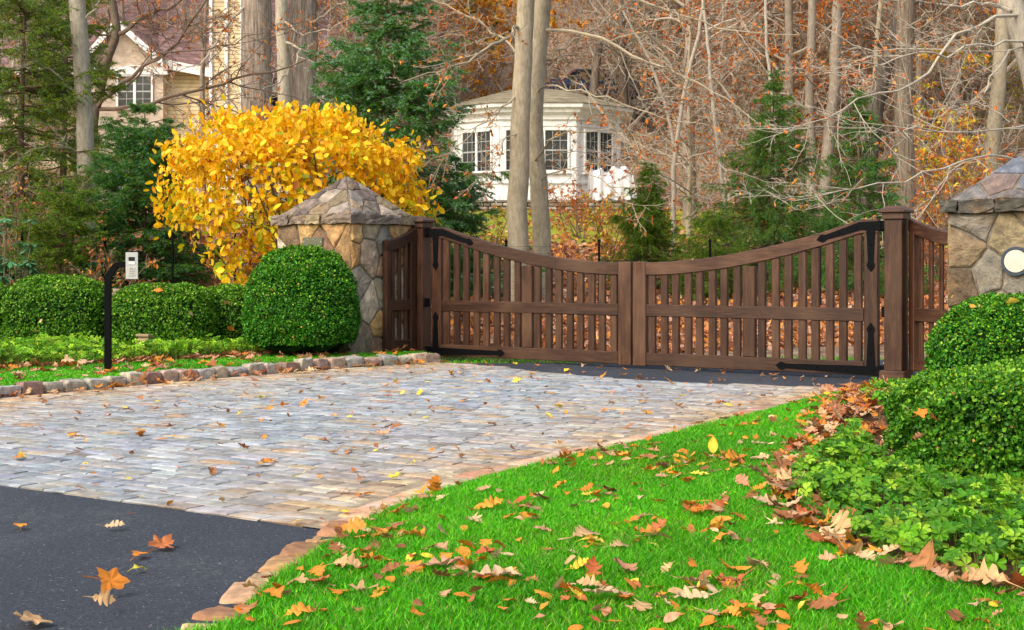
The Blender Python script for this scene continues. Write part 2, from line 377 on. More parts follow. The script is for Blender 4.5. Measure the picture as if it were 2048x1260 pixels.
fd = norm(frontB-frontA)
frontL = frontA - fd*6
bedR_px = [(1748,779),(1700,812),(1655,850),(1620,905),(1590,950),(1555,1005),(1600,1065),(1680,1108),(1800,1150),(1930,1185),(2048,1210),(2200,1250)]
bedR = np.array([G(*p)[:2] for p in bedR_px])
lawnR = np.vstack([[[-1.2,3.2]], edgeR[1:], bedR, [[2.6,3.2]]])
bed_poly = np.vstack([bedR, [[6,4.2],[9,8],[9,14.5],[3.9,13.6],[3.45,13.3]]])
dr_poly = np.vstack([[[-12,12]], kerbL[0:1]-[3,1.2], kerbL, backC, [[3.0,12.3]], edgeR[6:][::-1], [frontB], [frontA], [frontL]])
# asphalt in front
_up = np.array([-fd[1], fd[0]])*.5
sheet('asphalt_drive', np.vstack([[frontL+_up], [frontA+_up], [frontB+_up], [frontB+_up+fd*.35], edgeR[:7][::-1], [[-1.0,3.0],[-1.4,-12],[-14,-12],[-14,12]]]), 0.011, M['asphalt'])
sheet('asphalt_road', [(-.78,15.55),(1.4,15.55),(4.2,16.1),(9,18.2),(20,23),(20,16),(9,14.3),(4.6,13.2),(3.6,12.7),(2.9,12.2),(1.4,12.6),(.3,13.6),(-.9,15.1)], 0.0, M['asphalt'])
sheet('drive_bed', dr_poly, 0.0165, M['sand'])
sheet('soil_bed', bed_poly, 0.012, M['soil'])
sheet('lawn', lawnR, 0.016, M['turf'])
leftlawn = np.vstack([kerbL+np.array([-.06,.14]), [[-.95,16.0],[-1.2,17.4],[-14,17.4],[-14,8.5],[-8,8.5]]])
sheet('verge', leftlawn, 0.085, M['turf'])
bedL_px = [(-500,775),(-200,758),(0,742),(120,737),(215,731),(400,722),(560,712),(700,708)]
bedL = np.array([G(px,py,.09)[:2] for px,py in bedL_px])
sheet('planting_bed', np.vstack([bedL, [[-1.6,17.0],[-13.5,17.0],[-13.5,12]]]), 0.095, M['soil'])

# cobbles
def cobbles():
    r = rng(5); mb = MB(); P0 = frontB.copy(); u = fd; v = np.array([-fd[1], fd[0]]); 
    if v[1] < 0: v = -v
    row = 0; vv = 0.0; T = []; 
    eR = edgeR
    def dist_edge(q):
        d = np.full(len(q), 9.); 
        for a, b in list(zip(eR[:-1], eR[1:])) + list(zip(kerbL[:-1], kerbL[1:])):
            ab = b-a; t = np.clip(((q-a)@ab)/(ab@ab), 0, 1); d = np.minimum(d, np.linalg.norm(q-(a+t[:,None]*ab), axis=1))
        return d
    recs = []
    while vv < 12.5:
        w = r.uniform(.095,.125); uu = -11 + r.uniform(0,.2)
        while uu < 8:
            l = r.uniform(.15,.25); recs.append((uu, uu+l, vv, vv+w)); uu += l
        vv += w
    rec = np.array(recs); cen = P0 + ((rec[:,0]+rec[:,1])/2)[:,None]*u + ((rec[:,2]+rec[:,3])/2)[:,None]*v
    ok = inpoly(cen[:,0], cen[:,1], dr_poly); d = dist_edge(cen); ok &= (d > .17); ok &= (cen[:,0]>-7)
    rec = rec[ok]; cen = cen[ok]; d = d[ok]; N = len(rec); g = .003
    hl = (rec[:,1]-rec[:,0])/2-g; hw = (rec[:,3]-rec[:,2])/2-g
    zt = .0235+r.normal(0,.0016,N)
    V = np.zeros((N,16,3)); cs = np.array([(-1,-1),(1,-1),(1,1),(-1,1)])
    rot = r.normal(0,.018,N)
    U = np.stack([u[0]*np.cos(rot)-u[1]*np.sin(rot), u[0]*np.sin(rot)+u[1]*np.cos(rot)],1); W = np.stack([-U[:,1],U[:,0]],1)
    tilt = r.normal(0,.004,(N,2))
    for k,(ins,zz) in enumerate([(0,-.01),(0.0,-.009),(.007,-.002),(.024,.0)]):
        for j,(a,b) in enumerate(cs):
            ja = r.normal(0,.0035,(N,2)) if k in (1,2) else 0
            q = cen + (a*(hl-ins))[:,None]*U + (b*(hw-ins))[:,None]*W + ja
            V[:,k*4+j,:2] = q; V[:,k*4+j,2] = (0.0 if k==0 else zt+zz) + (a*hl*tilt[:,0]+b*hw*tilt[:,1] if k else 0)
    F = []
    for k in range(3):
        for j in range(4): F.append((k*4+j, k*4+(j+1)%4, (k+1)*4+(j+1)%4, (k+1)*4+j))
    F.append((12,13,14,15)); F = np.array(F)
    warm = 1.15*np.exp(-np.maximum(d-.1,0)/.6) + .12*np.clip(vnoise(cen[:,0]*1.1, cen[:,1]*.9, 2),0,1)
    base = pick(r, N, [(.225,.26,.30),(.25,.285,.325),(.275,.31,.35),(.32,.345,.37),(.25,.27,.285),(.28,.275,.255),(.21,.245,.285)], .12)
    tan = pick(r, N, [(.42,.29,.155),(.38,.25,.13),(.45,.34,.21),(.34,.21,.12)], .12)
    rare = r.random(N) < .05
    wgt = np.clip(warm*r.uniform(.5,1.25,N),0,.95); wgt[rare] = .8
    col = base*(1-wgt[:,None])+tan*wgt[:,None]
    mb.add(V.reshape(-1,3), (F[None]+(np.arange(N)*16)[:,None,None]).reshape(-1,4), np.repeat(col,16,axis=0))
    # edge courses running along the lawn edge and the kerb
    def course(path, off0, off1, cols, lmin=.2, lmax=.34, z=.024, seed=3):
        rr = rng(seed); path = np.asarray(path); seg = np.linalg.norm(np.diff(path,axis=0),axis=1); cum = np.concatenate([[0],np.cumsum(seg)])
        s = 0.02
        def at(s_):
            i = min(max(np.searchsorted(cum, s_)-1,0), len(seg)-1); t = (s_-cum[i])/seg[i]; p = path[i]*(1-t)+path[i+1]*t; dd = (path[i+1]-path[i])/seg[i]; return p, dd, np.array([-dd[1],dd[0]])
        while s < cum[-1]-.1:
            l = rr.uniform(lmin,lmax); p0,_,n0 = at(s+.005); p1,_,n1 = at(min(s+l-.005,cum[-1])); zt_ = z+rr.normal(0,.002)
            q = np.array([p0+n0*off0, p1+n1*off0, p1+n1*off1, p0+n0*off1])+rr.normal(0,.004,(4,2)); c = q.mean(0); col = pick(rr,1,cols,.15)[0]
            vs = [np.column_stack([q,[0]*4]), np.column_stack([q,[zt_-.008]*4]), np.column_stack([q+(c-q)*.08,[zt_]*4])]
            F2 = [(k*4+j,k*4+(j+1)%4,(k+1)*4+(j+1)%4,(k+1)*4+j) for k in range(2) for j in range(4)]+[(8,9,10,11)]
            mb.add(np.vstack(vs), F2, col); s += l
    red = [(.44,.24,.14),(.50,.30,.18),(.40,.20,.13),(.52,.38,.25)]
    course(edgeR[6:], .01, .15, red, .2,.34,.026,3)
    course(kerbL[1:], -.16, -.04, [(.5,.34,.18),(.46,.30,.17),(.5,.42,.3)], .16,.26,.022,4)
    o = mb.build('cobbled_drive', M['cobble'], recalc=True); o['kind'] = 'structure'
cobbles()
# kerbs
def stone_block(L, W, Hh, r, col):
    bm = bmesh.new(); bmesh.ops.create_cube(bm, size=1)
    for v in bm.verts: v.co = Vector((v.co.x*L, v.co.y*W, (v.co.z+.5)*Hh)) + Vector(r.normal(0,.009,3))
    bmesh.ops.bevel(bm, geom=list(bm.edges), offset=.022, segments=2, affect='EDGES', profile=.6)
    bmesh.ops.subdivide_edges(bm, edges=[e for e in bm.edges if e.calc_length()>.05], cuts=2, use_grid_fill=True)
    for v in bm.verts: v.co += Vector(r.normal(0,.0025,3))
    vs = np.array([v.co[:] for v in bm.verts]); fs = [[v.index for v in f.verts] for f in bm.faces]; bm.free()
    mb = MB(); mb.add(vs, fs, col); return mb
def kerb(path, lens, W, Hh, cols, seed, name_label, off=0.0, zoff=-.05, grp=None):
    r = rng(seed); root = empty('stone_kerb', (path[0][0],path[0][1],0), label=name_label, cat='kerb')
    seg = np.linalg.norm(np.diff(path,axis=0),axis=1); cum = np.concatenate([[0],np.cumsum(seg)]); s = 0
    while s < cum[-1]-.05:
        l = r.uniform(*lens); m_ = min(s+l/2, cum[-1]); i = min(np.searchsorted(cum, m_)-1, len(seg)-1); i = max(i,0); t = (m_-cum[i])/seg[i]
        p = path[i]*(1-t)+path[i+1]*t; dd = (path[i+1]-path[i])/seg[i]; n = np.array([-dd[1],dd[0]])
        hh = Hh*r.uniform(.92,1.1); mb = stone_block(l-.022, W*r.uniform(.92,1.05), hh, r, pick(r,1,cols,.15)[0])
        o = mb.build('kerb_stone', M['kerbstone'], root, smooth=False)
        q = p+n*off; o.location = (q[0]-path[0][0], q[1]-path[0][1], zoff); o.rotation_euler = (r.normal(0,.02), r.normal(0,.015), math.atan2(dd[1],dd[0])+r.normal(0,.035)); s += l
kerb(kerbL[1:], (.18,.24), .15, .165, [(.36,.31,.25),(.32,.30,.28),(.42,.37,.29),(.32,.20,.16),(.36,.34,.31),(.36,.27,.21)], 21, 'raised row of rough granite blocks edging the left verge', off=.08)
kerb(kerbR, (.20,.27), .165, .085, [(.40,.235,.11),(.46,.30,.15),(.33,.17,.09),(.43,.28,.16)], 22, 'curved row of orange brown stone blocks between asphalt and lawn', off=-.085, zoff=-.06)

# ------------------------------------------------------------------ gates
GATE_RZ = math.atan2(gd[1], gd[0])
def post(name, loc, label, catch):
    t = empty(name, (loc[0],loc[1],0), GATE_RZ, label=label, cat='gate post', group='tall square wooden gate posts')
    h = .086
    mb = MB(); box(mb, (-h,-h,.10), (h,h,1.50), .006); mb.build('shaft', M['wood_z'], t)
    mb = MB(); box(mb, (-.125,-.125,.0), (.125,.125,.102), .012); mb.build('base', M['wood_x'], t)
    cp = MB(); box(cp, (-.103,-.103,1.50), (.103,.103,1.56), .004); box(cp, (-.128,-.128,1.56), (.128,.128,1.59), .007)
    vs = [(-.122,-.122,1.589),(.122,-.122,1.589),(.122,.122,1.589),(-.122,.122,1.589),(-.06,-.06,1.625),(.06,-.06,1.625),(.06,.06,1.625),(-.06,.06,1.625)]
    cp.add(vs, [(0,1,5,4),(1,2,6,5),(2,3,7,6),(3,0,4,7),(4,5,6,7)]); cp.build('cap', M['wood_x'], t)
    if catch is not None:
        mb = MB(); box(mb, (catch*.088,-.05,.59), (catch*.125,.01,.69), .004, ); mb.build('latch_box', M['iron'], t)
    return t
post('gate_post', S(0), 'wooden post with stepped cap beside the left stone pillar', 1)
post('gate_post', S(5.62), 'wooden post with stepped cap behind the right hand hedges', -1)
def ztop(t): 
    t = np.asarray(t, float)
    return np.where(t < .17, 1.505, 1.10+.405*np.clip((2.5-t)/2.33,0,1)**1.85)
def strap(mb, pts, ws, y0, y1):
    pts = np.array(pts, float); d = np.gradient(pts, axis=0); d = norm(d); n = np.stack([-d[:,1], d[:,0]],1)
    a = pts+n*np.array(ws)[:,None]; b = pts-n*np.array(ws)[:,None]
    K = len(pts); vs = np.concatenate([np.column_stack([q[:,0], np.full(K,y), q[:,1]]) for y in (y0,y1) for q in (a,b)])
    fs = []
    for i in range(K-1):
        fs += [(i,i+1,K+i+1,K+i),(2*K+i,3*K+i,3*K+i+1,2*K+i+1),(i,2*K+i,2*K+i+1,i+1),(K+i,K+i+1,3*K+i+1,3*K+i)]
    fs += [(0,K,3*K,2*K),(K-1,3*K-1,4*K-1,2*K-1)]
    mb.add(vs, fs)
def bolt(mb, x, z, y, r=.009, h=.008):
    a = np.arange(8)*math.pi/4
    vs = np.vstack([np.column_stack([x+r*np.cos(a), np.full(8,y), z+r*np.sin(a)]), np.column_stack([x+.55*r*np.cos(a), np.full(8,y-h), z+.55*r*np.sin(a)])])
    mb.add(vs, [(i,(i+1)%8,8+(i+1)%8,8+i) for i in range(8)]+[tuple(range(8,16))])
def spade(end, d, w):     # appended stations for a spade tip
    e = np.array(end, float); d = np.array(d, float)/np.linalg.norm(d)
    return [tuple(e+d*k) for k in (.012,.03,.05,.07,.088,.105)], [w*1.35,w*1.85,w*2.0,w*1.55,w*.8,.002]
def gate_leaf(s0, sg, label):
    L = 2.63; t = empty('driveway_gate', (*S(s0),0), GATE_RZ, label=label, cat='gate', group='pair of curved wooden driveway gate leaves')
    T = .032
    def B(name, lo, hi, m, **k):
        mb = MB(); box(mb, (sg*lo[0],lo[1],lo[2]), (sg*hi[0],hi[1],hi[2]), .006); return mb.build(name, m, t)
    B('stile', (0,-T,.035), (.135,T,1.372), M['wood_z'])
    B('stile', (2.475,-T-.002,.03), (L,T+.002,1.108), M['wood_z'])
    B('mid_stile', (1.25,-T+.004,.172), (1.385,T-.004,float(ztop(1.385))-.14), M['wood_z'])
    B('bottom_rail', (.136,-T+.002,.04), (2.474,T-.002,.17), M['wood_x'])
    B('mid_rail', (.136,-T+.001,.545), (2.474,T-.001,.67), M['wood_x'])
    xs = np.concatenate([[0,.15],np.linspace(.19,2.474,26)]); zt = ztop(xs); zb = zt-.132
    mb = MB(); order = xs*sg; sweep_plank(mb, order, zt, zb, -T-.001, T+.001, .007); mb.build('top_rail', M['wood_x'], t, recalc=True)
    gap = (1.25-.135)
    for a0, a1 in ((.135,1.25),(1.385,2.475)):
        for k in range(8):
            w = .080; step = (a1-a0)/8.0; c = a0+step*(k+.5) + (.004 if k%2 else -.003)
            B('picket', (c-w/2,-.020,.165), (c+w/2,.020,float(min(ztop(c-w/2),ztop(c+w/2)))-.115), M['wood_z'])
    # wrought straps
    y0, y1 = -T-.001, -T-.009
    mb = MB(); xs = np.linspace(-.03,.50,9); zc = ztop(xs)-.062; zc[0]=zc[1]
    ws = list(np.linspace(.046,.024,9)); pts = [(sg*a,b) for a,b in zip(xs,zc)]
    d = (pts[-1][0]-pts[-2][0], pts[-1][1]-pts[-2][1]); sp, sw = spade(pts[-1], d, .019); strap(mb, pts+sp, ws+sw, y0, y1)
    pts = [(sg*.066,1.44),(sg*.066,1.12)]; sp, sw = spade(pts[-1], (0,-1), .019); strap(mb, pts+sp, [.044,.026]+sw, y0-.001, y1-.001)
    for x, z in ((.04,1.44),(.2,float(ztop(.2))-.062),(.37,float(ztop(.37))-.062),(.55,float(ztop(.55))-.064),(.066,1.27),(.066,1.07)): bolt(mb, sg*x, z, y1)
    mb.build('hinge_strap', M['iron'], t, recalc=True)
    mb = MB(); pts = [(-sg*.03,.088),(sg*.3,.092),(sg*.92,.10)]; sp, sw = spade(pts[-1], (sg,0), .019); strap(mb, pts+sp, [.044,.038,.022]+sw, y0, y1)
    pts = [(sg*.066,.10),(sg*.066,.43)]; sp, sw = spade(pts[-1], (0,1), .019); strap(mb, pts+sp, [.044,.026]+sw, y0-.001, y1-.001)
    for x, z in ((.04,.09),(.3,.093),(.6,.097),(.97,.10),(.066,.25),(.066,.48)): bolt(mb, sg*x, z, y1)
    mb.build('hinge_strap', M['iron'], t, recalc=True)
    for z in (1.44,.09):
        mb = MB(); box(mb, (-sg*.095,-.03,z-.05), (-sg*.002,.03,z+.05), .006); box(mb, (-sg*.07,-.05,z-.03),(-sg*.04,-.03,z+.03), .003); mb.build('hinge_bracket', M['iron'], t)
    return t
gate_leaf(.175, 1, 'left leaf of the brown wooden gate, hinged at the post by the left pillar')
gate_leaf(5.455, -1, 'right leaf of the brown wooden gate, hinged at the right hand post')
def wing(p0, p1, z0, z1, label, npk):
    p0 = np.array(p0); p1 = np.array(p1); L = np.linalg.norm(p1-p0); d = (p1-p0)/L
    t = empty('side_panel', (p0[0],p0[1],0), math.atan2(d[1],d[0]), label=label, cat='fence panel', group='short slatted panels between post and pillar')
    def B(n, lo, hi, m):
        mb = MB(); box(mb, lo, hi, .005); mb.build(n, m, t)
    T = .03; f = lambda x: z0-(z0-z1)*(1-(1-np.clip(x/L,0,1))**1.7)
    B('stile', (0,-T,.10), (.10,T,z0-.12), M['wood_z']); B('stile', (L-.09,-T,.10), (L,T,z1-.11), M['wood_z'])
    B('bottom_rail', (.10,-T+.002,.105),(L-.09,T-.002,.225), M['wood_x']); B('mid_rail', (.10,-T+.002,.56),(L-.09,T-.002,.68), M['wood_x'])
    xs = np.linspace(0,L,10); mb = MB(); sweep_plank(mb, xs, f(xs), f(xs)-.12, -T-.001, T+.001, .006); mb.build('top_rail', M['wood_x'], t, recalc=True)
    pw = .032 if npk > 3 else .024
    for k in range(npk):
        c = .10+(L-.19)*(k+.5)/npk; mb = MB(); box(mb, (c-pw,-.012,.22),(c+pw,.012,float(f(c))-.11),.004); mb.build('picket', M['wood_z'], t)
a_ = S(0,0); wing((a_[0]-.07,a_[1]-.08), (-1.42,15.86), 1.50, 1.345, 'short slatted panel joining the left pillar to its gate post', 3)
b_ = S(5.62,0); wing((b_[0]+.14,b_[1]+.0), (3.93,12.1), 1.50, 1.34, 'short slatted panel between the right post and the right pillar', 5)

# ------------------------------------------------------------------ stone pillars
def clip(poly, a, b, c):      # keep a*x+b*y<=c
    out = []; n = len(poly)
    for i in range(n):
        p = poly[i]; q = poly[(i+1)%n]; fp = a*p[0]+b*p[1]-c; fq = a*q[0]+b*q[1]-c
        if fp <= 0: out.append(p)
        if (fp < 0 < fq) or (fq < 0 < fp): t = fp/(fp-fq); out.append((p[0]+(q[0]-p[0])*t, p[1]+(q[1]-p[1])*t))
    return out
def cells(poly, pts, aspect=1.0):
    res = []
    for i, p in enumerate(pts):
        c = [tuple(q) for q in poly]
        for j, q in enumerate(pts):
            if i == j: continue
            a = q[0]-p[0]; b = (q[1]-p[1])*aspect; m_ = ((q[0]+p[0])/2, (q[1]+p[1])/2); c = clip(c, a, b, a*m_[0]+b*m_[1])
            if len(c) < 3: break
        if len(c) >= 3: res.append(np.array(c))
    return res
def stones(mb, O, U, V, Nn, poly, n, r, cols, th=.022, gap=.012, aspect=1.0):
    poly = np.array(poly, float); lo = poly.min(0); hi = poly.max(0); pts = []
    tries = 0; dmin = math.sqrt((hi-lo).prod()/n)*.80
    while len(pts) < n and tries < 6000:
        q = lo+(hi-lo)*r.random(2); tries += 1
        if tries % 400 == 399: dmin *= .92
        if inpoly(q[0:1], q[1:2], poly)[0] and all(np.hypot(q[0]-p[0], (q[1]-p[1])*math.sqrt(aspect)) > dmin for p in pts): pts.append(q)
    for c in cells(poly, pts, aspect):
        area = .5*abs(np.dot(c[:,0],np.roll(c[:,1],1))-np.dot(c[:,1],np.roll(c[:,0],1)))
        if area < .0008: continue
        if .5*(np.dot(c[:,0],np.roll(c[:,1],-1))-np.dot(c[:,1],np.roll(c[:,0],-1))) < 0: c = c[::-1]
        cen = c.mean(0); out = []
        for i in range(len(c)):
            a = c[i]; b = c[(i+1)%len(c)]; el = np.linalg.norm(b-a); k = max(1, int(el/.06))
            for j in range(k):
                t = j/k; q = a*(1-t)+b*t
                if j: q = q + r.normal(0,.0045,2)
                out.append(q)
        c = np.array(out); dv = cen-c; dl = np.maximum(np.linalg.norm(dv,axis=1,keepdims=True),1e-6); g = np.minimum(gap/dl, .5)
        c0 = c+dv*g; c1 = c+dv*np.minimum((gap+.006)/dl,.6); c2 = c+dv*np.minimum((gap+.022)/dl,.7); c3 = c+dv*.55
        th_ = th*r.uniform(.75,1.3); K = len(c)
        hs = [np.full(K,-.01), np.full(K,th_*.55), th_+r.normal(0,.002,K), th_+.006+r.normal(0,.003,K)]
        vs = []
        for cc, h in zip((c0,c1,c2,c3), hs): vs.append(O+cc[:,0:1]*U+cc[:,1:2]*V+h[:,None]*Nn)
        vs.append((O+cen[0]*U+cen[1]*V+(th_+.008)*Nn)[None])
        fs = [(k*K+i, k*K+(i+1)%K, (k+1)*K+(i+1)%K, (k+1)*K+i) for k in range(3) for i in range(K)]+[(3*K+i, 3*K+(i+1)%K, 4*K) for i in range(K)]
        mb.add(np.vstack(vs), fs, pick(r,1,cols,.2)[0])
warmst = [(.40,.25,.11),(.50,.34,.16),(.20,.13,.085),(.36,.30,.22),(.60,.50,.34),(.25,.185,.14),(.46,.27,.10),(.52,.45,.34),(.30,.27,.23)]
capst = [(.19,.155,.135),(.26,.22,.18),(.14,.115,.11),(.30,.235,.16),(.24,.22,.20)]
darkst = [(.045,.05,.052),(.06,.06,.056),(.08,.075,.066)]
def pillar(corner, s, label, seed, zs, zl, za, front_n, ledge_cols, cols, capc):
    """corner: nearest vertical edge; sides run back-left (-gd) and back-right (gn)"""
    c = np.array(corner); t = empty('stone_pillar', (c[0],c[1],0), 0, label=label, cat='stone pillar', group='stone gate pillars with pyramid caps')
    r = rng(seed); A = np.array([*-gd,0]); B = np.array([*gn,0]); Z = np.array([0,0,1.]); O = np.zeros(3)
    core = MB(); q = [O, A*s, A*s+B*s, B*s]; core.add(q+[p+Z*zs for p in q], [(0,1,5,4),(1,2,6,5),(2,3,7,6),(3,0,4,7),(4,5,6,7)])
    core.build('mortar_core', M['mortar'], t, recalc=True)
    mb = MB(); e = .016; rect = [(-e,0),(s+e,0),(s+e,zs),(-e,zs)]
    for (o_, U, Nn) in ((O,A,-B),(O,B,-A*1.0),(A*s,B,A),(B*s,A,B)):
        stones(mb, o_, U, Z, np.array(Nn), rect, front_n, r, cols, .020, .007, .8)
    mb.build('shaft', M['stone'], t, recalc=True)
    # ledge of rough flags
    ov = .065; ledge = MB()
    corners = [-A*ov-B*ov, A*(s+ov)-B*ov, A*(s+ov)+B*(s+ov), -A*ov+B*(s+ov)]
    for i in range(4):
        p = corners[i]; q2 = corners[(i+1)%4]; L = np.linalg.norm(q2-p); d = (q2-p)/L; nin = np.cross(Z, d); nin = nin if np.dot(nin, (A+B)*s/2-p) > 0 else -nin
        k = 0.0 if i%2==0 else .17; end = L if i%2==0 else L-.17
        while k < end-.02:
            l = min(r.uniform(.2,.4), end-k); 
            if end-k-l < .12: l = end-k
            out = r.uniform(-.012,.014); hh = zl+r.uniform(-.008,.010); b0 = zs-.004+r.uniform(-.006,.003)
            bm = bmesh.new(); bmesh.ops.create_cube(bm, size=1); bmesh.ops.subdivide_edges(bm, edges=bm.edges, cuts=3, use_grid_fill=True)
            for v in bm.verts:
                w = p + d*(k+.004+(v.co.x+.5)*(l-.008)) + nin*((v.co.y+.5)*.24-out) + Z*(b0+(v.co.z+.5)*(hh-b0))
                rough = .006 if abs(v.co.y+.5) < .3 else .0
                v.co = Vector(w + r.normal(0,1,3)*rough)
            vs = np.array([v.co[:] for v in bm.verts]); fs = [[v.index for v in f.verts] for f in bm.faces]; bm.free()
            ledge.add(vs, fs, pick(r,1,ledge_cols,.15)[0]); k += l
    ledge.build('ledge', M['stone'], t, recalc=True)
    # pyramid
    m2 = MB(); ins = .0; cor = [-A*ins-B*ins, A*(s+ins)-B*ins, A*(s+ins)+B*(s+ins), -A*ins+B*(s+ins)]; apex = (A+B)*s/2+Z*za; cor = [q_+Z*(zl-.01) for q_ in cor]
    cm = MB(); cm.add(cor+[apex-Z*.01], [(0,1,4),(1,2,4),(2,3,4),(3,0,4),(0,3,2,1)]); capo = cm.build('cap_core', M['mortar'], t, recalc=True)
    for i in range(4):
        p, q2 = cor[i], cor[(i+1)%4]; mid = (p+q2)/2; U = (q2-p)/np.linalg.norm(q2-p); V_ = apex-mid; h = np.linalg.norm(V_); V_ = V_/h; Nn = np.cross(U, V_); Nn = Nn if Nn[2] > 0 else -Nn
        L = np.linalg.norm(q2-p)/2; stones(m2, mid, U, V_, Nn, [(-L,0),(L,0),(0.012,h-.02),(-.012,h-.02)], 11, r, capc, .012, .006, 1.2)
    m2.build('cap', M['stone'], t, recalc=True)
    return t
pl = pillar((-1.755,15.5), 1.08, 'tan stone pillar with grey pyramid cap behind the tall domed boxwood', 31, 1.535, 1.635, 2.09, 22, capst, warmst, capst)
coolst = [(.24,.19,.12),(.20,.19,.16),(.34,.24,.11),(.13,.095,.065),(.22,.21,.18),(.36,.30,.18),(.16,.12,.08)]
# right pillar: its leftmost corner stands at (3.51,11.4)
s_r = 1.08; rc = np.array([3.51,11.4])+gd*s_r
pr = pillar(rc, s_r, 'tan and brown stone pillar with dark ledge at the right edge of the photo', 37, 1.50, 1.60, 2.06, 22, darkst, coolst, [(.20,.19,.19),(.16,.18,.24),(.28,.24,.18),(.17,.14,.13)])
def face_pt(corner, t): return np.array(corner)-gd*t
# plaque
mid = face_pt((-1.755,15.5), .53)-gn*.040
pq = empty('name_plaque', (mid[0],mid[1],1.33), GATE_RZ, label='small weathered metal plate fixed to the left stone pillar', cat='plaque')
mb = MB(); box(mb, (-.15,-.004,-.048),(.15,.014,.048),.004); mb.build('plate', M['plaque'], pq)
mb = MB()
for x in (-.125,.125): bolt(mb, x, 0, -.005, .007, .004)
mb.build('screws', M['steel'], pq)
mb = MB(); rr = rng(8)
for x0 in (-.055,.03):
    strap(mb, [(x0-.03,.022),(x0-.005,.026),(x0+.012,.012),(x0-.004,-.006),(x0-.02,-.022),(x0+.025,-.024)], [.003]*6, -.0045, -.008)
mb.build('raised_marks', M['bronze'], pq, recalc=True)
# round lamp
lm = np.array([3.51,11.4])+gd*.53-gn*.045
lt = empty('wall_lamp', (lm[0],lm[1],1.11), GATE_RZ, label='round white lamp in a dark ring on the right stone pillar', cat='lamp')
def disc(mb, r0, y0, y1, r1=None, n=40, inner=None):
    r1 = r1 or r0; a = np.arange(n)*2*math.pi/n; ring = lambda rr_, y: np.column_stack([rr_*np.cos(a), np.full(n,y), rr_*np.sin(a)])
    vs = [ring(r0,y0), ring(r1,y1)]; fs = [(i,(i+1)%n,n+(i+1)%n,n+i) for i in range(n)]
    if inner is None: vs.append(np.array([[0,y1-.004,0]])); fs += [(n+i,n+(i+1)%n,2*n) for i in range(n)]
    else: vs += [ring(inner,y1), ring(inner,y0)]; fs += [(n+i,n+(i+1)%n,2*n+(i+1)%n,2*n+i) for i in range(n)]+[(2*n+i,2*n+(i+1)%n,3*n+(i+1)%n,3*n+i) for i in range(n)]
    mb.add(np.vstack(vs), fs)
mb = MB(); disc(mb, .118, .045, -.015, .112, inner=.094); mb.build('ring', M['ring'], lt, recalc=True)
mb = MB(); disc(mb, .0935, .03, -.014, .088); mb.build('lens', M['lamp'], lt, smooth=False, recalc=True)

# ------------------------------------------------------------------ intercom
ip = G(216,748,.085)
it = empty('intercom_stand', ip, 0, label='black gooseneck post with a steel keypad intercom on the left verge', cat='intercom')
mb = MB(); k = ip[1]/F
def swp(mb, pts, w):
    pts = np.array(pts); d = norm(np.gradient(pts,axis=0)); up = np.array([0,1.,0]); n = norm(np.cross(d, up)); rings = []
    for p, nn, in zip(pts, n):
        rings.append([p+nn*w-up*w, p+nn*w+up*w, p-nn*w+up*w, p-nn*w-up*w])
    K = len(pts); mb.add(np.array(rings).reshape(-1,3), [(i*4+j,i*4+(j+1)%4,(i+1)*4+(j+1)%4,(i+1)*4+j) for i in range(K-1) for j in range(4)]+[(0,1,2,3),((K-1)*4,(K-1)*4+1,(K-1)*4+2,(K-1)*4+3)])
swp(mb, [(0,0,-.1),(0,0,.4),(0,0,.86),(.0,0,.884),(.075,0,.985),(.09,0,.995),(.17,0,.995),(.19,0,.995)], .027); mb.build('post', M['iron'], it, recalc=True)
kb = empty('keypad_box', (0,0,0)); kb.parent = it
kx = .215; kr = R(16)
Mk = Matrix.Translation((kx,0,.985))@Matrix.Rotation(kr,4,'Z')
mb = MB(); box(mb, (-.055,-.035,-.125),(.055,.05,.125),.004,(1,1,1),Mk); mb.build('housing', M['dark'], kb)
mb = MB(); box(mb, (-.052,-.043,-.122),(.055,-.0355,.122),.003,(1,1,1),Mk); mb.build('face_plate', M['steel'], kb)
mb = MB(); box(mb, (-.028,-.046,.045),(.027,-.0435,.08),.001,(1,1,1),Mk); mb.build('screen', M['dark'], kb)
mb = MB(); box(mb, (-.028,-.046,.012),(.029,-.0435,.040),.001,(1,1,1),Mk); mb.build('name_strip', M['white'], kb)
mb = MB()
for i in range(3):
    for j in range(4): box(mb, (-.024+i*.018,-.047,-.028-j*.021),(-.009+i*.018,-.0435,-.015-j*.021),.001,(1,1,1),Mk)
mb.build('buttons', M['lamp'], kb)

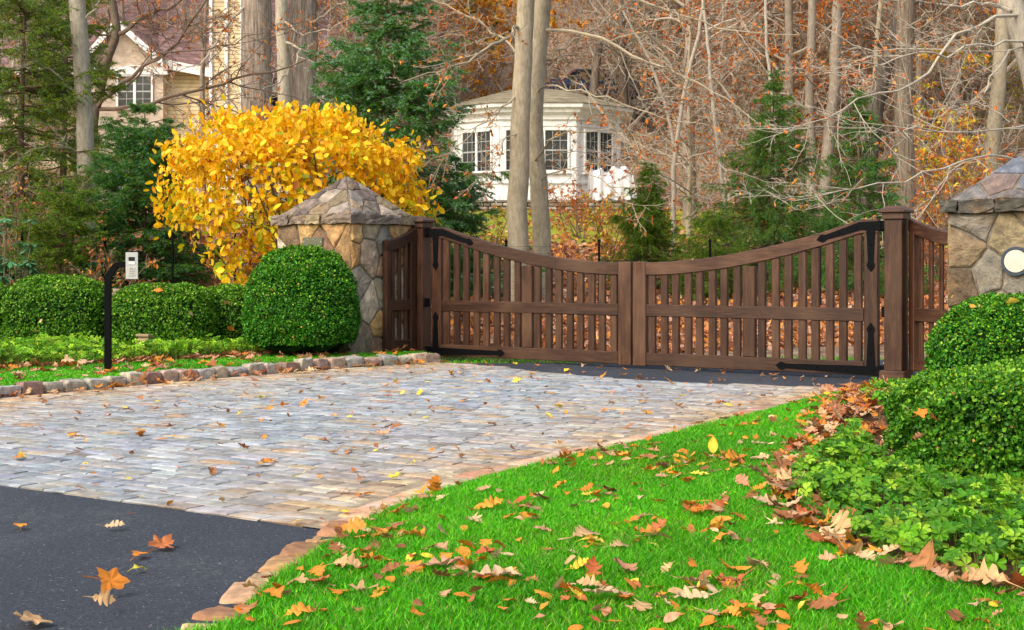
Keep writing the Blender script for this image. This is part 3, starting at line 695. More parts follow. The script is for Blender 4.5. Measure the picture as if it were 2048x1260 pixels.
# ------------------------------------------------------------------ clipped boxwoods
leaf6 = np.array([(0,0,0),(.35,.28,.05),(1,0,.0),(.35,-.28,.05),(.7,.2,.04),(.7,-.2,.04)])
leaf6_f = [(0,1,4,2),(0,2,5,3)]
leaf4 = np.array([(0,0,0),(.5,.32,.08),(1,0,0),(.5,-.32,.08)]); leaf4_f = [(0,1,2),(0,2,3)]
def boxwood(label, cx, cy, z0, rx, ry, hz, n, size, seed, top='dome', rz=0.0, cols=None, e=2.3, group='clipped boxwood shrubs'):
    r = rng(seed); t = empty('boxwood_shrub', (cx,cy,z0), rz, label=label, cat='shrub', group=group)
    n = int(n*1.35); cols = cols or [(.03,.13,.006),(.05,.19,.008),(.09,.27,.012),(.17,.36,.02)]
    # superellipsoid-like surface: sides bulge, flat-ish or domed top
    def surf(N):
        d = norm(r.normal(size=(N,3))); d[:,2] = np.where(d[:,2] < -.55, -d[:,2], d[:,2])
        p = e; sc = (np.abs(d[:,0])**p+np.abs(d[:,1])**p+np.abs(d[:,2])**p)**(-1/p); q = d*sc[:,None]
        nrm = norm(np.sign(q)*np.abs(q)**(p-1))
        return q, nrm
    q, nrm = surf(n)
    lump = 1+.05*vnoise(q[:,0]*4, q[:,2]*5+q[:,1]*3, seed)+.04*vnoise(q[:,0]*13, q[:,2]*11+q[:,1]*9, seed+3)+.02*vnoise(q[:,0]*31, q[:,2]*27+q[:,1]*29, seed+1)
    depth = 1-np.abs(r.normal(0,.045,n))-.02
    zc = hz*.36
    rad = np.array([rx,ry,hz*.55])
    low = q[:,2] < 0
    q3 = q*(lump*depth)[:,None]
    pos = q3*rad; pos[:,2] = np.where(low, q3[:,2]*zc, q3[:,2]*(hz-zc)) + zc
    taper = np.where(low, 1-.0*(-q3[:,2])**2, 1); pos[:,:2] *= taper[:,None]
    keep = pos[:,2] > -.02; pos = pos[keep]; nr = norm(nrm[keep]/rad); N = len(pos)
    ux, uy, uz = frames(r, N, nr, 1.1, dirw=nr*.9)
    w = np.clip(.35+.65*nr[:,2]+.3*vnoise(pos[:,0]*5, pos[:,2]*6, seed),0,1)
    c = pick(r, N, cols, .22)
    hi = pick(r, N, [(.17,.40,.02),(.27,.47,.03)], .2); sel = r.random(N) < .05+.25*w**2  # painted highlights: paler leaf colour, mostly where the surface faces up
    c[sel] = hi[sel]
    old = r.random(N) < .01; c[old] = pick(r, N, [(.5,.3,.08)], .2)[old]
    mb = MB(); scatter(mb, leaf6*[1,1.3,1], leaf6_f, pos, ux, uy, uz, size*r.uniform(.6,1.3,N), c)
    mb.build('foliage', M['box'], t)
    # inner twiggy mass and short stems
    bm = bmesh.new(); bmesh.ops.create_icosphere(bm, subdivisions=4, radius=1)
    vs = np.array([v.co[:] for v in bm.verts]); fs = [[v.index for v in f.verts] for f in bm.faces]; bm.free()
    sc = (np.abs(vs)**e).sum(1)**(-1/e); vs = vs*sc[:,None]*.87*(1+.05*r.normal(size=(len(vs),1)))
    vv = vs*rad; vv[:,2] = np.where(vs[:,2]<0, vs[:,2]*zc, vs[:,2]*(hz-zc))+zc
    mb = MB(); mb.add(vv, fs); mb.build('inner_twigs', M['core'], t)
    return t
boxwood('low rounded boxwood at the left edge of the photo', P(-75,600,16.2)[0], 16.1, .08, .62, .5, .84, 12000, .026, 41, e=3.2)
boxwood('low rounded boxwood just left of the intercom post', P(118,600,16.1)[0], 16.1, .08, .60, .52, .865, 19000, .026, 42, e=3.2)
boxwood('low rounded boxwood between intercom post and tall dome', P(330,600,15.9)[0], 15.9, .08, .62, .5, .785, 19000, .026, 43, e=3.2)
boxwood('small dark boxwood tucked behind, next to the tall dome', P(455,600,16.3)[0], 16.3, .08, .46, .45, .77, 7000, .026, 44)
boxwood('tall domed boxwood in front of the left stone pillar', P(600,600,15.1)[0], 15.25, .06, .61, .56, 1.215, 34000, .025, 45, e=2.5, cols=[(.016,.11,.006),(.03,.17,.008),(.05,.24,.010),(.09,.32,.014)])
boxwood('domed boxwood in front of the right stone pillar', 3.62, 10.45, .0, .56, .50, .875, 24000, .022, 46, e=2.3, cols=[(.016,.11,.006),(.03,.17,.008),(.05,.24,.010),(.09,.32,.014)])
boxwood('low clipped hedge behind the nearest hedge, lower than the dome', 3.70, 9.0, .0, .80, .5, .50, 26000, .022, 47, e=3.2)
boxwood('big rounded hedge closest to the camera on the right', 2.87, 7.2, .0, .92, .56, .56, 62000, .021, 48, e=4.6, cols=[(.025,.12,.006),(.04,.18,.008),(.07,.25,.012),(.13,.33,.02)])

# ------------------------------------------------------------------ ground cover
whorl = []; whorl_f = []
for i in range(6):
    a = i*math.pi/3+.2*(i%2); ca, sa = math.cos(a), math.sin(a); b = len(whorl)
    for (x,y,z) in [(.06,0,0),(.45,.22,.14),(.8,.25,.12),(1,0,.0),(.8,-.25,.12),(.45,-.22,.14)]: whorl.append((x*ca-y*sa, x*sa+y*ca, z))
    whorl_f += [(b,b+1,b+2,b+3),(b,b+3,b+4,b+5)]
whorl = np.array(whorl)
def groundcover(poly, n, size, h, label, seed, z0, cols, stems=True, mask=None):
    r = rng(seed); q = sample_poly(r, poly, n)
    if mask is not None: q = q[mask(q)]
    N = len(q); hh = h*(.35+.65*r.random(N))*(.8+.35*vnoise(q[:,0]*3, q[:,1]*3, seed))
    pos = np.column_stack([q, z0+hh]); up = np.tile([0,-.25,1.],(N,1)); ux,uy,uz = frames(r, N, up, 2.2)
    c = pick(r, N, cols, .2); mb = MB(); scatter(mb, whorl, whorl_f, pos, ux, uy, uz, size*r.uniform(.65,1.25,N), c)
    o = mb.build('ground_cover', M['cov']); tag(o, label, 'ground cover', kind='stuff')
    st = np.stack([np.column_stack([q+r.normal(0,.01,(N,2)), np.full(N,z0-.01)]), pos],1); mb = MB(); tubes(mb, st, .0025, .002, 3, (.12,.16,.03)); mb.build('stems', M['twig'], o)
pcol = [(.06,.22,.008),(.11,.31,.012),(.19,.42,.02),(.045,.17,.012),(.28,.47,.03)]
rightcover = np.vstack([bedR[4:]+np.array([.05,.03]), [[2.9,4.4],[3.6,6.4],[2.6,6.6],[2.1,6.72],[1.95,7.0],[1.97,7.6],[2.05,8.4],[2.25,9.2]]])
farcover = np.array([G(*p)[:2] for p in [(1750,783),(1722,800),(1735,822),(1800,825),(1850,790),(1830,772)]])
groundcover(farcover, 450, .04, .09, 'small patch of green leafy ground cover at the foot of the right gate post', 53, .012, pcol)
groundcover(rightcover, 2200, .042, .135, 'fresh green leafy ground cover around the right hand hedges', 51, .012, pcol)
leftcover = np.vstack([bedL+np.array([0,.10]), [[-2.3,15.6],[-3.2,15.55],[-5,15.8],[-9,16]]])
groundcover(leftcover, 8500, .034, .24, 'bright green leafy ground cover below the left boxwoods', 52, .09, [(.14,.36,.01),(.24,.48,.015),(.36,.58,.03),(.07,.24,.01)])

# ------------------------------------------------------------------ grass blades
def grass(poly, n, h, w, seed, z0, label, near=False):
    r = rng(seed)
    q = sample_poly(r, poly, n)
    if near:      # keep more blades where they show larger
        keep = r.random(len(q)) < np.clip((7.5/np.maximum(q[:,1],3.9))**1.2, 0, 1); q = q[keep]
    q = q[(q[:,1] > 3.9)]; N = len(q); a = r.random(N)*2*math.pi; hh = h*r.uniform(.5,1.25,N)*(1+.25*vnoise(q[:,0]*2.5,q[:,1]*2.5,3)); ww = w*r.uniform(.7,1.3,N)*np.maximum(1, q[:,1]/6)
    lean = r.normal(0,.45,(N,2)); b = np.column_stack([q, np.full(N,z0)]); s = np.column_stack([np.cos(a),np.sin(a),np.zeros(N)])*ww[:,None]*.5
    m_ = b+np.column_stack([lean*hh[:,None]*.35, hh*.6]); tp = b+np.column_stack([lean*hh[:,None], hh*.95])
    V = np.stack([b-s,b+s,m_+s*.8,m_-s*.8,tp],1); i = np.arange(N)[:,None]*5
    c = pick(r, N, [(.08,.42,.004),(.12,.52,.006),(.22,.60,.01),(.06,.33,.004)], .22)*(1+.22*vnoise(q[:,0]*1.7,q[:,1]*1.3,9)+.12*vnoise(q[:,0]*6,q[:,1]*5,4))[:,None]
    c[:,0] *= .85+.35*np.clip(vnoise(q[:,0]*2.3,q[:,1]*2.1,6),0,1); c = np.clip(c,.002,1); dry = r.random(N) < .045; c[dry] = pick(r,N,[(.4,.36,.12)],.2)[dry]
    mb = MB(); mb.add(V.reshape(-1,3), np.concatenate([i+np.array([[0,1,2,3]])]), np.repeat(c,5,axis=0))
    mb.f.append(i+np.array([[3,2,4]]))
    o = mb.build('grass', M['grassb']); tag(o, label, 'grass', kind='stuff')
grass(np.vstack([[[-1.2,3.8]], edgeR[1:]+np.array([.03,-.02]), bedR, [[2.2,3.8]]]), 300000, .045, .0042, 61, .012, 'bright green mown grass on the right lawn', True)
vergeG = np.vstack([kerbL+np.array([-.02,.15]), [[-1.0,15.9],[-1.3,16.0]], bedL[::-1]+np.array([0,.08])])
grass(vergeG, 60000, .04, .005, 62, .08, 'bright green strip of grass on the left verge')
grass([(-1.0,15.65),(1.4,15.65),(4.2,16.2),(8,17.9),(8,18.8),(4,17.5),(1,16.9),(-1.0,17.0)], 7000, .035, .005, 63, -.02, 'grass strip along the far edge of the road')

# ------------------------------------------------------------------ fallen leaves
def leaf_mesh(kind, r, curl):
    if kind == 'oak':
        prof = [(0,.012),(.08,.04),(.15,.15),(.21,.16),(.25,.08),(.33,.22),(.40,.30),(.45,.27),(.47,.10),(.56,.26),(.64,.33),(.69,.27),(.71,.11),(.79,.20),(.85,.19),(.87,.08),(.94,.09),(1,.0)]
        st = [(x*(1)+r.normal(0,.012), w*(1+r.normal(0,.12)), w*(1+r.normal(0,.12))) for x,w in prof]
        L = [(x,-a,0) for x,a,b in st]; Mi = [(x,0,0) for x,_,_ in st]; Rr = [(x,b,0) for x,a,b in st]; n = len(st)
        v = np.array(L+Mi+Rr+[(-.35,.01,0),(-.35,-.01,0)]); v[:,0] -= .45
        f = [(i,i+1,n+i+1,n+i) for i in range(n-1)]+[(n+i,n+i+1,2*n+i+1,2*n+i) for i in range(n-1)]+[(0,2*n,3*n,3*n+1)]
    elif kind == 'maple':
        n = 30; a = np.arange(n)*2*math.pi/n; lob = [1,.55,.78,.42,.9,.5,.66,.4,.62,.5]
        k = np.interp(np.arange(n)/n*10, np.arange(11), [1,.5,.72,.42,.92,.48,.60,.92,.42,.72,1]); k[::3] *= 1.0; k = k*(1+.10*r.normal(size=n))
        out = np.column_stack([k*np.cos(a)*.55, k*np.sin(a)*.55, np.zeros(n)]); mid = out*.5
        v = np.vstack([[[0,0,0]], mid, out, [(-.85,.012,0),(-.85,-.012,0),(-.2,0.012,0),(-.2,-.012,0)]])
        f = [(0,1+i,1+(i+1)%n) for i in range(n)]+[(1+i,1+n+i,1+n+(i+1)%n,1+(i+1)%n) for i in range(n)]+[(2*n+1,2*n+2,2*n+4,2*n+3)]
    else:
        prof = [(0,.01),(.15,.17),(.35,.27),(.55,.27),(.78,.17),(1,0)]
        n = len(prof); v = np.array([(x,-w,0) for x,w in prof]+[(x,0,0) for x,_ in prof]+[(x,w,0) for x,w in prof]); v[:,0] -= .5
        f = [(i,i+1,n+i+1,n+i) for i in range(n-1)]+[(n+i,n+i+1,2*n+i+1,2*n+i) for i in range(n-1)]
    p = r.uniform(-1,1,4)
    v[:,2] = curl*(1.1*v[:,1]**2*(1+.6*p[0]) + .7*p[1]*v[:,0]**2 + .35*p[2]*v[:,0]*v[:,1]) + .05*curl*np.sin(v[:,0]*11+p[3]*5)*np.cos(v[:,1]*9) 
    v[:,2] += .04*curl*r.normal(size=len(v))
    return v, f
LC = {'tan':[(.62,.38,.18),(.70,.48,.27)], 'brown':[(.33,.13,.05),(.42,.18,.07)], 'orange':[(.70,.24,.03),(.78,.32,.04)], 'yellow':[(.85,.58,.05),(.80,.65,.08)], 'russet':[(.50,.13,.04),(.55,.18,.06)], 'pinkish':[(.62,.33,.19),(.55,.26,.14)]}
LEAFMESH = {}
def leafdata(kind, colr, var):
    k = (kind, colr, var)
    if k not in LEAFMESH:
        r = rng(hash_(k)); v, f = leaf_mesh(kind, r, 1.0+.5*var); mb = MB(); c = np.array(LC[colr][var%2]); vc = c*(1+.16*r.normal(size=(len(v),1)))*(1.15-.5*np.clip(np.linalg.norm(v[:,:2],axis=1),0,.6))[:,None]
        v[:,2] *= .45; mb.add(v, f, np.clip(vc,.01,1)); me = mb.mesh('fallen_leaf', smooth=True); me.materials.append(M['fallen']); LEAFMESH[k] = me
    return LEAFMESH[k]
def hash_(k): return sum(ord(ch)*(i+7)*31 for i, ch in enumerate(str(k))) % 100000
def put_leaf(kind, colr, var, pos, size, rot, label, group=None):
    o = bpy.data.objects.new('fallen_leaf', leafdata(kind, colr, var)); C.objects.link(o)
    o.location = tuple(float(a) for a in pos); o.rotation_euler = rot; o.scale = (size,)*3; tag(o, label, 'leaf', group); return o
def ground_z(x, y):
    if inpoly(np.array([x]), np.array([y]), lawnR)[0]: return .052
    if inpoly(np.array([x]), np.array([y]), bed_poly)[0]: return .06
    if inpoly(np.array([x]), np.array([y]), leftlawn)[0]: return .115
    return .022
special = [('maple','orange',0,(220,1190),.11,'orange maple leaf standing upright low on the dark asphalt'),
 ('maple','russet',1,(323,1095),.125,'russet maple leaf, topmost and largest of the cluster on the asphalt'),
 ('oak','orange',0,(278,1114),.10,'curled orange leaf just below the russet maple leaf on the asphalt'),
 ('oak','yellow',1,(277,1142),.065,'small yellow brown leaf, lowest of the cluster on the asphalt'),
 ('oak','orange',1,(40,1056),.085,'orange brown leaf near the left edge of the asphalt'),
 ('oak','tan',1,(226,1058),.085,'pale tan curled leaf on the asphalt near the cobbles'),
 ('maple','tan',0,(62,1248),.15,'large pale tan leaf in the bottom left corner of the asphalt'),
 ('oak','tan',0,(205,1228),.075,'small tan leaf below the upright orange maple leaf'),
 ('oval','orange',0,(262,1033),.04,'tiny orange leaf at the top of the asphalt beside the cobbles'),
 ('oak','tan',1,(985,1176),.19,'large cream tan oak leaf lying flat on the front lawn'),
 ('oak','pinkish',0,(885,1152),.21,'broad pinkish tan oak leaf in the pile on the front lawn'),
 ('maple','orange',1,(1462,1160),.11,'vivid orange crumpled leaf standing on the lawn'),
 ('oak','tan',0,(1168,1088),.15,'pale tan oak leaf in the middle of the lawn'),
 ('oak','pinkish',1,(1250,1162),.14,'jagged pinkish oak leaf left of the vivid orange leaf'),
 ('oak','tan',1,(1195,1212),.14,'long cream oak leaf near the bottom centre of the lawn'),
 ('oval','yellow',0,(1426,918),.10,'upright slender yellow leaf stuck in the lawn')]
rs = rng(70)
for kd, cl, vr, (px,py), sz, lab in special:
    q = G(px,py,.02); z = ground_z(q[0],q[1])+.012; tilt = (.15*rs.normal()+.12, .12*rs.normal(), rs.uniform(0,6.28))
    if 'upright' in lab: tilt = (1.1, .2, rs.uniform(-.5,.5)); z += .035
    if kd=='oval' and 'slender' in lab: tilt = (0,-1.35,1.4)
    put_leaf(kd, cl, vr, (q[0],q[1],z), sz, tilt, lab)
put_leaf('oak','tan',0, P(1678,1040,5.2), .13, (.95,.1,-1.3), 'cream oak leaf resting upright on the right ground cover')
put_leaf('oak','brown',1, P(1850,1110,4.55), .17, (.85,.1,-1.7), 'large brown oak leaf on the ground cover near the right edge')
put_leaf('oval','yellow',1, P(2025,602,9.98), .10, (.75,.2,2.6), 'yellow leaf resting on the domed boxwood by the round lamp')
for i_, (kd, cl, vr, px, py, Y, sz, lab) in enumerate([
 ('oak','orange',0,315,580,15.45,.11,'orange brown leaf caught on top of the boxwood right of the intercom'),
 ('oak','tan',1,380,627,15.38,.10,'tan leaf caught in the face of the boxwood right of the intercom'),
 ('maple','pinkish',0,452,605,15.8,.11,'star shaped pinkish leaf caught in the small dark boxwood'),
 ('oak','orange',1,462,657,15.8,.10,'orange leaf low in the small dark boxwood'),
 ('oval','tan',0,82,642,15.5,.09,'tan leaf caught in the boxwood left of the intercom'),
 ('oak','russet',1,66,687,15.1,.09,'red leaf standing in the ground cover at the far left'),
 ('oval','pinkish',1,615,530,14.78,.06,'small pinkish leaf high on the tall domed boxwood'),
 ('oval','orange',0,543,580,14.74,.05,'small orange leaf on the left half of the tall domed boxwood'),
 ('oak','orange',1,1905,592,10.2,.05,'small orange leaf on the left shoulder of the right domed boxwood'),
 ('oval','orange',1,1945,612,9.92,.05,'orange oval leaf on the front of the right domed boxwood'),
 ('maple','orange',0,1842,826,6.6,.07,'orange leaf caught in the side of the nearest hedge'),
 ('oak','russet',0,1868,835,6.6,.07,'rust leaf caught in the side of the nearest hedge'),
 ('oak','pinkish',1,1838,872,6.6,.06,'pinkish brown leaf lowest in the side of the nearest hedge')]):
    put_leaf(kd, cl, vr, P(px,py,Y), sz, (.9+.3*math.sin(i_*2.3), .4*math.sin(i_*1.7), i_*1.3), lab)
names = {'tan':'pale tan','brown':'dark brown','orange':'orange','yellow':'yellow','russet':'russet red','pinkish':'pinkish brown'}
shape = {'oak':'lobed oak','maple':'pointed maple','oval':'small oval'}
# scattered leaves: the nearest ones are things of their own
def litter_positions():
    out = []
    r = rng(71)
    q = sample_poly(r, lawnR, 2100); q = q[q[:,1] > 4.0]
    dens = .08+1.0*np.clip(vnoise(q[:,0]*3.1, q[:,1]*2.2, 5)+.05,0,1); q = q[r.random(len(q)) < dens]
    cl_ = [G(px_,py_)[:2]+r.normal(0,.13,(n_,2))*[1.3,1] for px_,py_,n_ in ((800,1135,26),(880,1165,26),(720,1100,20),(1330,1215,16),(560,1205,18),(1000,1010,14),(1250,1010,14),(1100,1225,14))]
    q = np.concatenate([q]+cl_); q = q[inpoly(q[:,0],q[:,1],lawnR)]
    out.append((q, 'lawn'))
    bl = []
    for a, b in zip(bedR[:-1], bedR[1:]):
        n = int(np.linalg.norm(b-a)*34); t = r.random((n,1)); bl.append(a*(1-t)+b*t+r.normal(0,.07,(n,2)))
    out.append((np.concatenate(bl), 'edge of the planting bed'))
    q = np.concatenate([G(px_,py_)[:2]+r.normal(0,.16,(n_,2))*[1,1.6] for px_,py_,n_ in ((1735,800,40),(1720,835,40),(1745,870,25),(1760,905,18),(1700,870,15))]); out.append((q, 'edge of the planting bed'))
    q = sample_poly(r, dr_poly, 1000); q = q[(q[:,0] > -5)]; q = q[r.random(len(q)) < .45]; out.append((q, 'cobbles'))
    q = sample_poly(r, [( -.7,15.4),(1.4,15.4),(4.2,15.7),(3.2,13),(1.4,13),(.2,14.2)], 130); out.append((q, 'far road'))
    kb_ = []
    for a, b in zip(kerbL[:-1], kerbL[1:]):
        n = int(np.linalg.norm(b-a)*13); t = r.random((n,1)); kb_.append(a*(1-t)+b*t+np.array([.03,-.06])+r.normal(0,.06,(n,2)))
    out.append((np.concatenate(kb_), 'kerb'))
    q = sample_poly(r, vergeG, 160); out.append((q, 'verge'))
    eb = []
    for a, b in zip(bedL[:-1], bedL[1:]):
        n = int(np.linalg.norm(b-a)*26); t = r.random((n,1)); eb.append(a*(1-t)+b*t+r.normal(0,.07,(n,2)))
    out.append((np.concatenate(eb), 'left bed'))
    return out
rl = rng(72); allpos = []
for q, where in litter_positions():
    for p in q: allpos.append((p[1], p[0], where))
allpos.sort(key=lambda a: a[0]); 
def style(where, y):
    if where in ('cobbles','far road'): kd = rl.choice(['oak','oval','maple'], p=[.35,.55,.1]); cl = rl.choice(['orange','yellow','brown','tan','pinkish'], p=[.34,.14,.2,.14,.18]); sz = rl.uniform(.04,.10) if kd != 'oval' else rl.uniform(.03,.055)
    elif where == 'lawn': kd = rl.choice(['oak','oval','maple'], p=[.50,.44,.06]); cl = rl.choice(['orange','yellow','brown','tan','pinkish','russet'], p=[.38,.06,.14,.20,.10,.12]); sz = rl.choice([rl.uniform(.035,.07), rl.uniform(.07,.12)]) if kd != 'oval' else rl.uniform(.045,.075)
    else: kd = rl.choice(['oak','maple'], p=[.75,.25]); cl = rl.choice(['orange','brown','tan','pinkish','russet'], p=[.15,.28,.22,.2,.15]); sz = rl.uniform(.08,.15)
    return kd, cl, sz
rest = {}
nind = 0
for y, x, where in allpos:
    kd, cl, sz = style(where, y); z = {'lawn':.05,'edge of the planting bed':.05,'cobbles':.034,'far road':.012,'kerb':.03,'verge':.115,'left bed':.125}[where]
    curl = (.32*rl.normal(), .32*rl.normal(), rl.uniform(0,6.28))
    px = 1024+x/y*F; vis = -30 < px < 2080 and y > 4.05 and (CH*F/y+HY) < 1300
    if nind < 264 and vis:
        where2 = {'lawn':'on the right lawn','edge of the planting bed':'along the edge of the right planting bed','cobbles':'on the cobbled drive'}.get(where,'by the '+where)
        lab = f'{names[cl]} {shape[kd]} leaf fallen {where2}'
        put_leaf(kd, cl, int(rl.integers(0,3)), (x,y,z+.4*sz*abs(curl[0])), sz, curl, lab, f'{names[cl]} {shape[kd]} leaves fallen {where2}'); nind += 1
    elif vis: rest.setdefault(where, []).append((x,y,z+.4*sz*abs(curl[0]),kd,cl,sz,curl))
for where, lst in rest.items():
    mb = MB()
    for x,y,z,kd,cl,sz,curl in lst:
        v, f = leaf_mesh(kd, rl, rl.uniform(.4,1.1)); Rm = np.array((Matrix.Translation((x,y,z))@Matrix.Rotation(curl[2],4,'Z')@Matrix.Rotation(curl[1],4,'Y')@Matrix.Rotation(curl[0],4,'X')@Matrix.Scale(sz,4)))
        v = v@Rm[:3,:3].T+Rm[:3,3]; mb.add(v, f, np.array(LC[cl][int(rl.integers(0,2))])*rl.uniform(.75,1.15))
    o = mb.build('leaf_litter', M['fallen'], smooth=True); tag(o, 'small fallen autumn leaves scattered by the '+where, 'fallen leaves', kind='stuff')
# leaf litter on the slope behind the gate
def hill_litter():
    r = rng(75); n = 95000; y = 16.6+30*r.random(n)**1.6; x = (r.random(n)*1.15-.57)*.78*y; 
    ok = ~((y < 18.8) & (y < 16.6+.25*np.maximum(x-1,0))); x, y = x[ok], y[ok]
    moss = (y > 31) & (x > -5) & (x < 6.5); ok = ~(moss & (r.random(len(x)) < .88)); x, y = x[ok], y[ok]
    N = len(x); pos = np.column_stack([x,y,H(x,y)+.015+.03*r.random(N)]); ux,uy,uz = frames(r, N, np.tile([0,-.3,1.],(N,1)), 1.2)
    c = pick(r, N, [(.38,.13,.04),(.50,.20,.06),(.32,.11,.05),(.54,.34,.22),(.22,.08,.04),(.62,.26,.05),(.42,.22,.14)], .2)
    mb = MB(); scatter(mb, leaf6*np.array([1,1.3,2.5]), leaf6_f, pos, ux, uy, uz, .10*r.uniform(.7,1.3,N)*np.clip(y/24,.9,1.5), c)
    o = mb.build('leaf_litter', M['fallen']); tag(o, 'thick carpet of rust brown leaves on the slope behind the gate', 'fallen leaves', kind='stuff')
hill_litter()

# ------------------------------------------------------------------ trees
def grow(r, base, dirs, lens, k, wig, grav, r0=None):
    N = len(base); pts = np.empty((N,k+1,3)); pts[:,0] = base; d = norm(dirs); step = (lens/k)[:,None]
    for i in range(k):
        pts[:,i+1] = pts[:,i]+d*step; d = norm(d+wig*r.normal(size=(N,3))+np.array([0,0,grav]))
    return pts
def along(pts, t):
    K = pts.shape[1]-1; f = np.clip(t*K,0,K-1e-6); i = f.astype(int); w = (f-i)[:,None]; n = np.arange(len(pts))
    p0 = pts[n,i]; p1 = pts[n,i+1]; return p0*(1-w)+p1*w, norm(p1-p0)
def children(r, pts, lens, m, tmin, tmax, ang, lr, flat=0.0, shrink=.5):
    N = len(pts); idx = np.repeat(np.arange(N), m); t = r.uniform(tmin,tmax,len(idx)); p, d = along(pts[idx], t)
    q = r.normal(size=d.shape); q[:,2] *= (1-flat); perp = norm(q-(q*d).sum(1,keepdims=True)*d); a = ang*r.uniform(.7,1.3,(len(idx),1))
    nd_ = d*np.cos(a)+perp*np.sin(a); ln = lens[idx]*lr*(1-shrink*t)*r.uniform(.6,1.25,len(idx)); return p, nd_, ln, idx, t
def twigs(r, mb, pts, lens, rad, col, n1=6, n2=5, n3=3, flat=.3, wig=.22, grav=.02, ang=.9, rmin=.004, lr=(.5,.45,.4), tmin=.12):
    """sub-branches, twigs and twiglets on a batch of polylines; returns tip polylines for leaves"""
    p, d, l, idx, t = children(r, pts, lens, n1, tmin, 1, ang, lr[0], flat); a = grow(r, p, d, l, 6, wig*.6, grav)
    ra = np.maximum(rad[idx]*(1-.6*t)*.45, rmin*1.6); tubes(mb, a, ra, rmin, 4, col)
    p, d, l2, i2, t = children(r, a, l, n2, .1, 1, ang, lr[1], flat); b = grow(r, p, d, l2, 4, wig, grav)
    tubes(mb, b, np.maximum(ra[i2]*.5, rmin), rmin*.7, 3, col)
    if n3:
        p, d, l3, i3, t = children(r, b, l2, n3, .1, 1, ang, lr[2], flat); c = grow(r, p, d, l3, 3, wig, grav)
        tubes(mb, c, rmin*.85, rmin*.5, 3, col); return b, c
    return b, b
beechleaf = np.array([(0,0,0),(.45,.27,.10),(1,0,-.05),(.45,-.27,.10)])
def leaves_on(r, mb, tips, n, size, cols, down=.6, w=None):
    if n <= 0: return
    i = r.integers(0, len(tips), n); p, d = along(tips[i], r.random(n)); ux,uy,uz = frames(r, n, np.tile([0,0,.4],(n,1)), 1, dirw=d*.5+np.array([0,0,-down]))
    scatter(mb, beechleaf, leaf4_f, p, ux, uy, uz, size*r.uniform(.6,1.25,n), pick(r, n, cols, .2, w))
OR = [(.72,.22,.03),(.62,.17,.03),(.50,.16,.05),(.75,.33,.05),(.42,.14,.05)]
YE = [(.75,.55,.04),(.62,.55,.05),(.78,.42,.04),(.50,.48,.06)]
PALE = (.36,.31,.225); BROWN = (.20,.15,.115); GREY = (.26,.215,.17); TW = (.34,.295,.235)  # TW: twig colour lightened in place of haze in the woods
def tree(name, label, base, Ht, rad, seed, nb=16, tb=.12, col=GREY, bark='bark', leafn=400, leafc=OR, leafs=.08, twig=(7,5,3), spread=.32, rmin=.005, lean=(0,0), flat=.35, wig=.05, group=None, ang=1.1, sides=10, tcol=None):
    r = rng(seed); t = empty(name, base, label=label, cat='tree', group=group)
    tr = grow(r, np.zeros((1,3))+np.array([[0,0,-.2]]), np.array([[lean[0],lean[1],1.]]), np.array([Ht]), 14, wig, .03)
    mb = MB(); tubes(mb, tr, rad, rad*.12, sides, col)
    mb.build('trunk', M[bark], t, smooth=True)
    p, d, l, idx, tt = children(r, tr, np.array([Ht]), nb, tb, 1, ang, spread, flat, .75)
    br = grow(r, p, d, l, 9, .13, .04); rb = np.maximum(rad*(1-tt)*.38, rmin*2)
    mb = MB(); tubes(mb, br, rb, rmin, 5, tcol or col); b, c = twigs(r, mb, br, l, rb, tcol or col, *twig, rmin=rmin, flat=flat)
    mb.build('crown', M['twig'], t)
    if leafn:
        mb = MB(); leaves_on(r, mb, c, leafn, leafs, leafc); mb.build('leaves', M['leaf'], t)
    return t
r = rng(900)
def hz(x, y): return float(H(x, y))
# clear corridors so that no big trunk hides the two houses
def blocked(px, Y):
    return (Y < 50 and (860 < px < 1270)) or (Y < 56 and px < 730)
kinds = []
protos = []
farlab = 'slender grey woodland tree with bare branches on the hillside'
spec = [(11,.13,GREY,'bark',900,OR,.10),(13,.20,BROWN,'ridged',700,OR,.10),(9,.08,PALE,'bark',1200,OR,.09),(14,.24,GREY,'ridged',500,OR,.11),(8,.07,GREY,'bark',1600,YE,.11),(12,.15,(.27,.22,.18),'bark',1500,OR,.11)]
labs = ['slim grey tree with bare twigs standing in the woods on the hillside','dark brown barked tree standing in the woods on the hillside','thin pale sapling with copper leaves in the woods on the hillside','stout ridged grey trunk in the woods on the hillside','thin young tree with yellow leaves in the woods on the hillside','brownish tree with orange leaves in the woods on the hillside']
for i, sp in enumerate(spec):
    o = tree('woodland_tree', labs[i], (0,0,0), sp[0], sp[1], 200+i, nb=28, tb=.06, col=sp[2], bark=sp[3], leafn=int(sp[4]*1.7), leafc=sp[5], leafs=sp[6], twig=(8,6,3), spread=.30, rmin=.008, tcol=(TW if i%2==0 else (.42,.365,.30)), group='bare trees in the hillside woods', ang=.95, wig=.04)  # both crown twig tones are paled to imitate haze
    protos.append(o)
n = 0; cnt = [0]*6; tries = 0
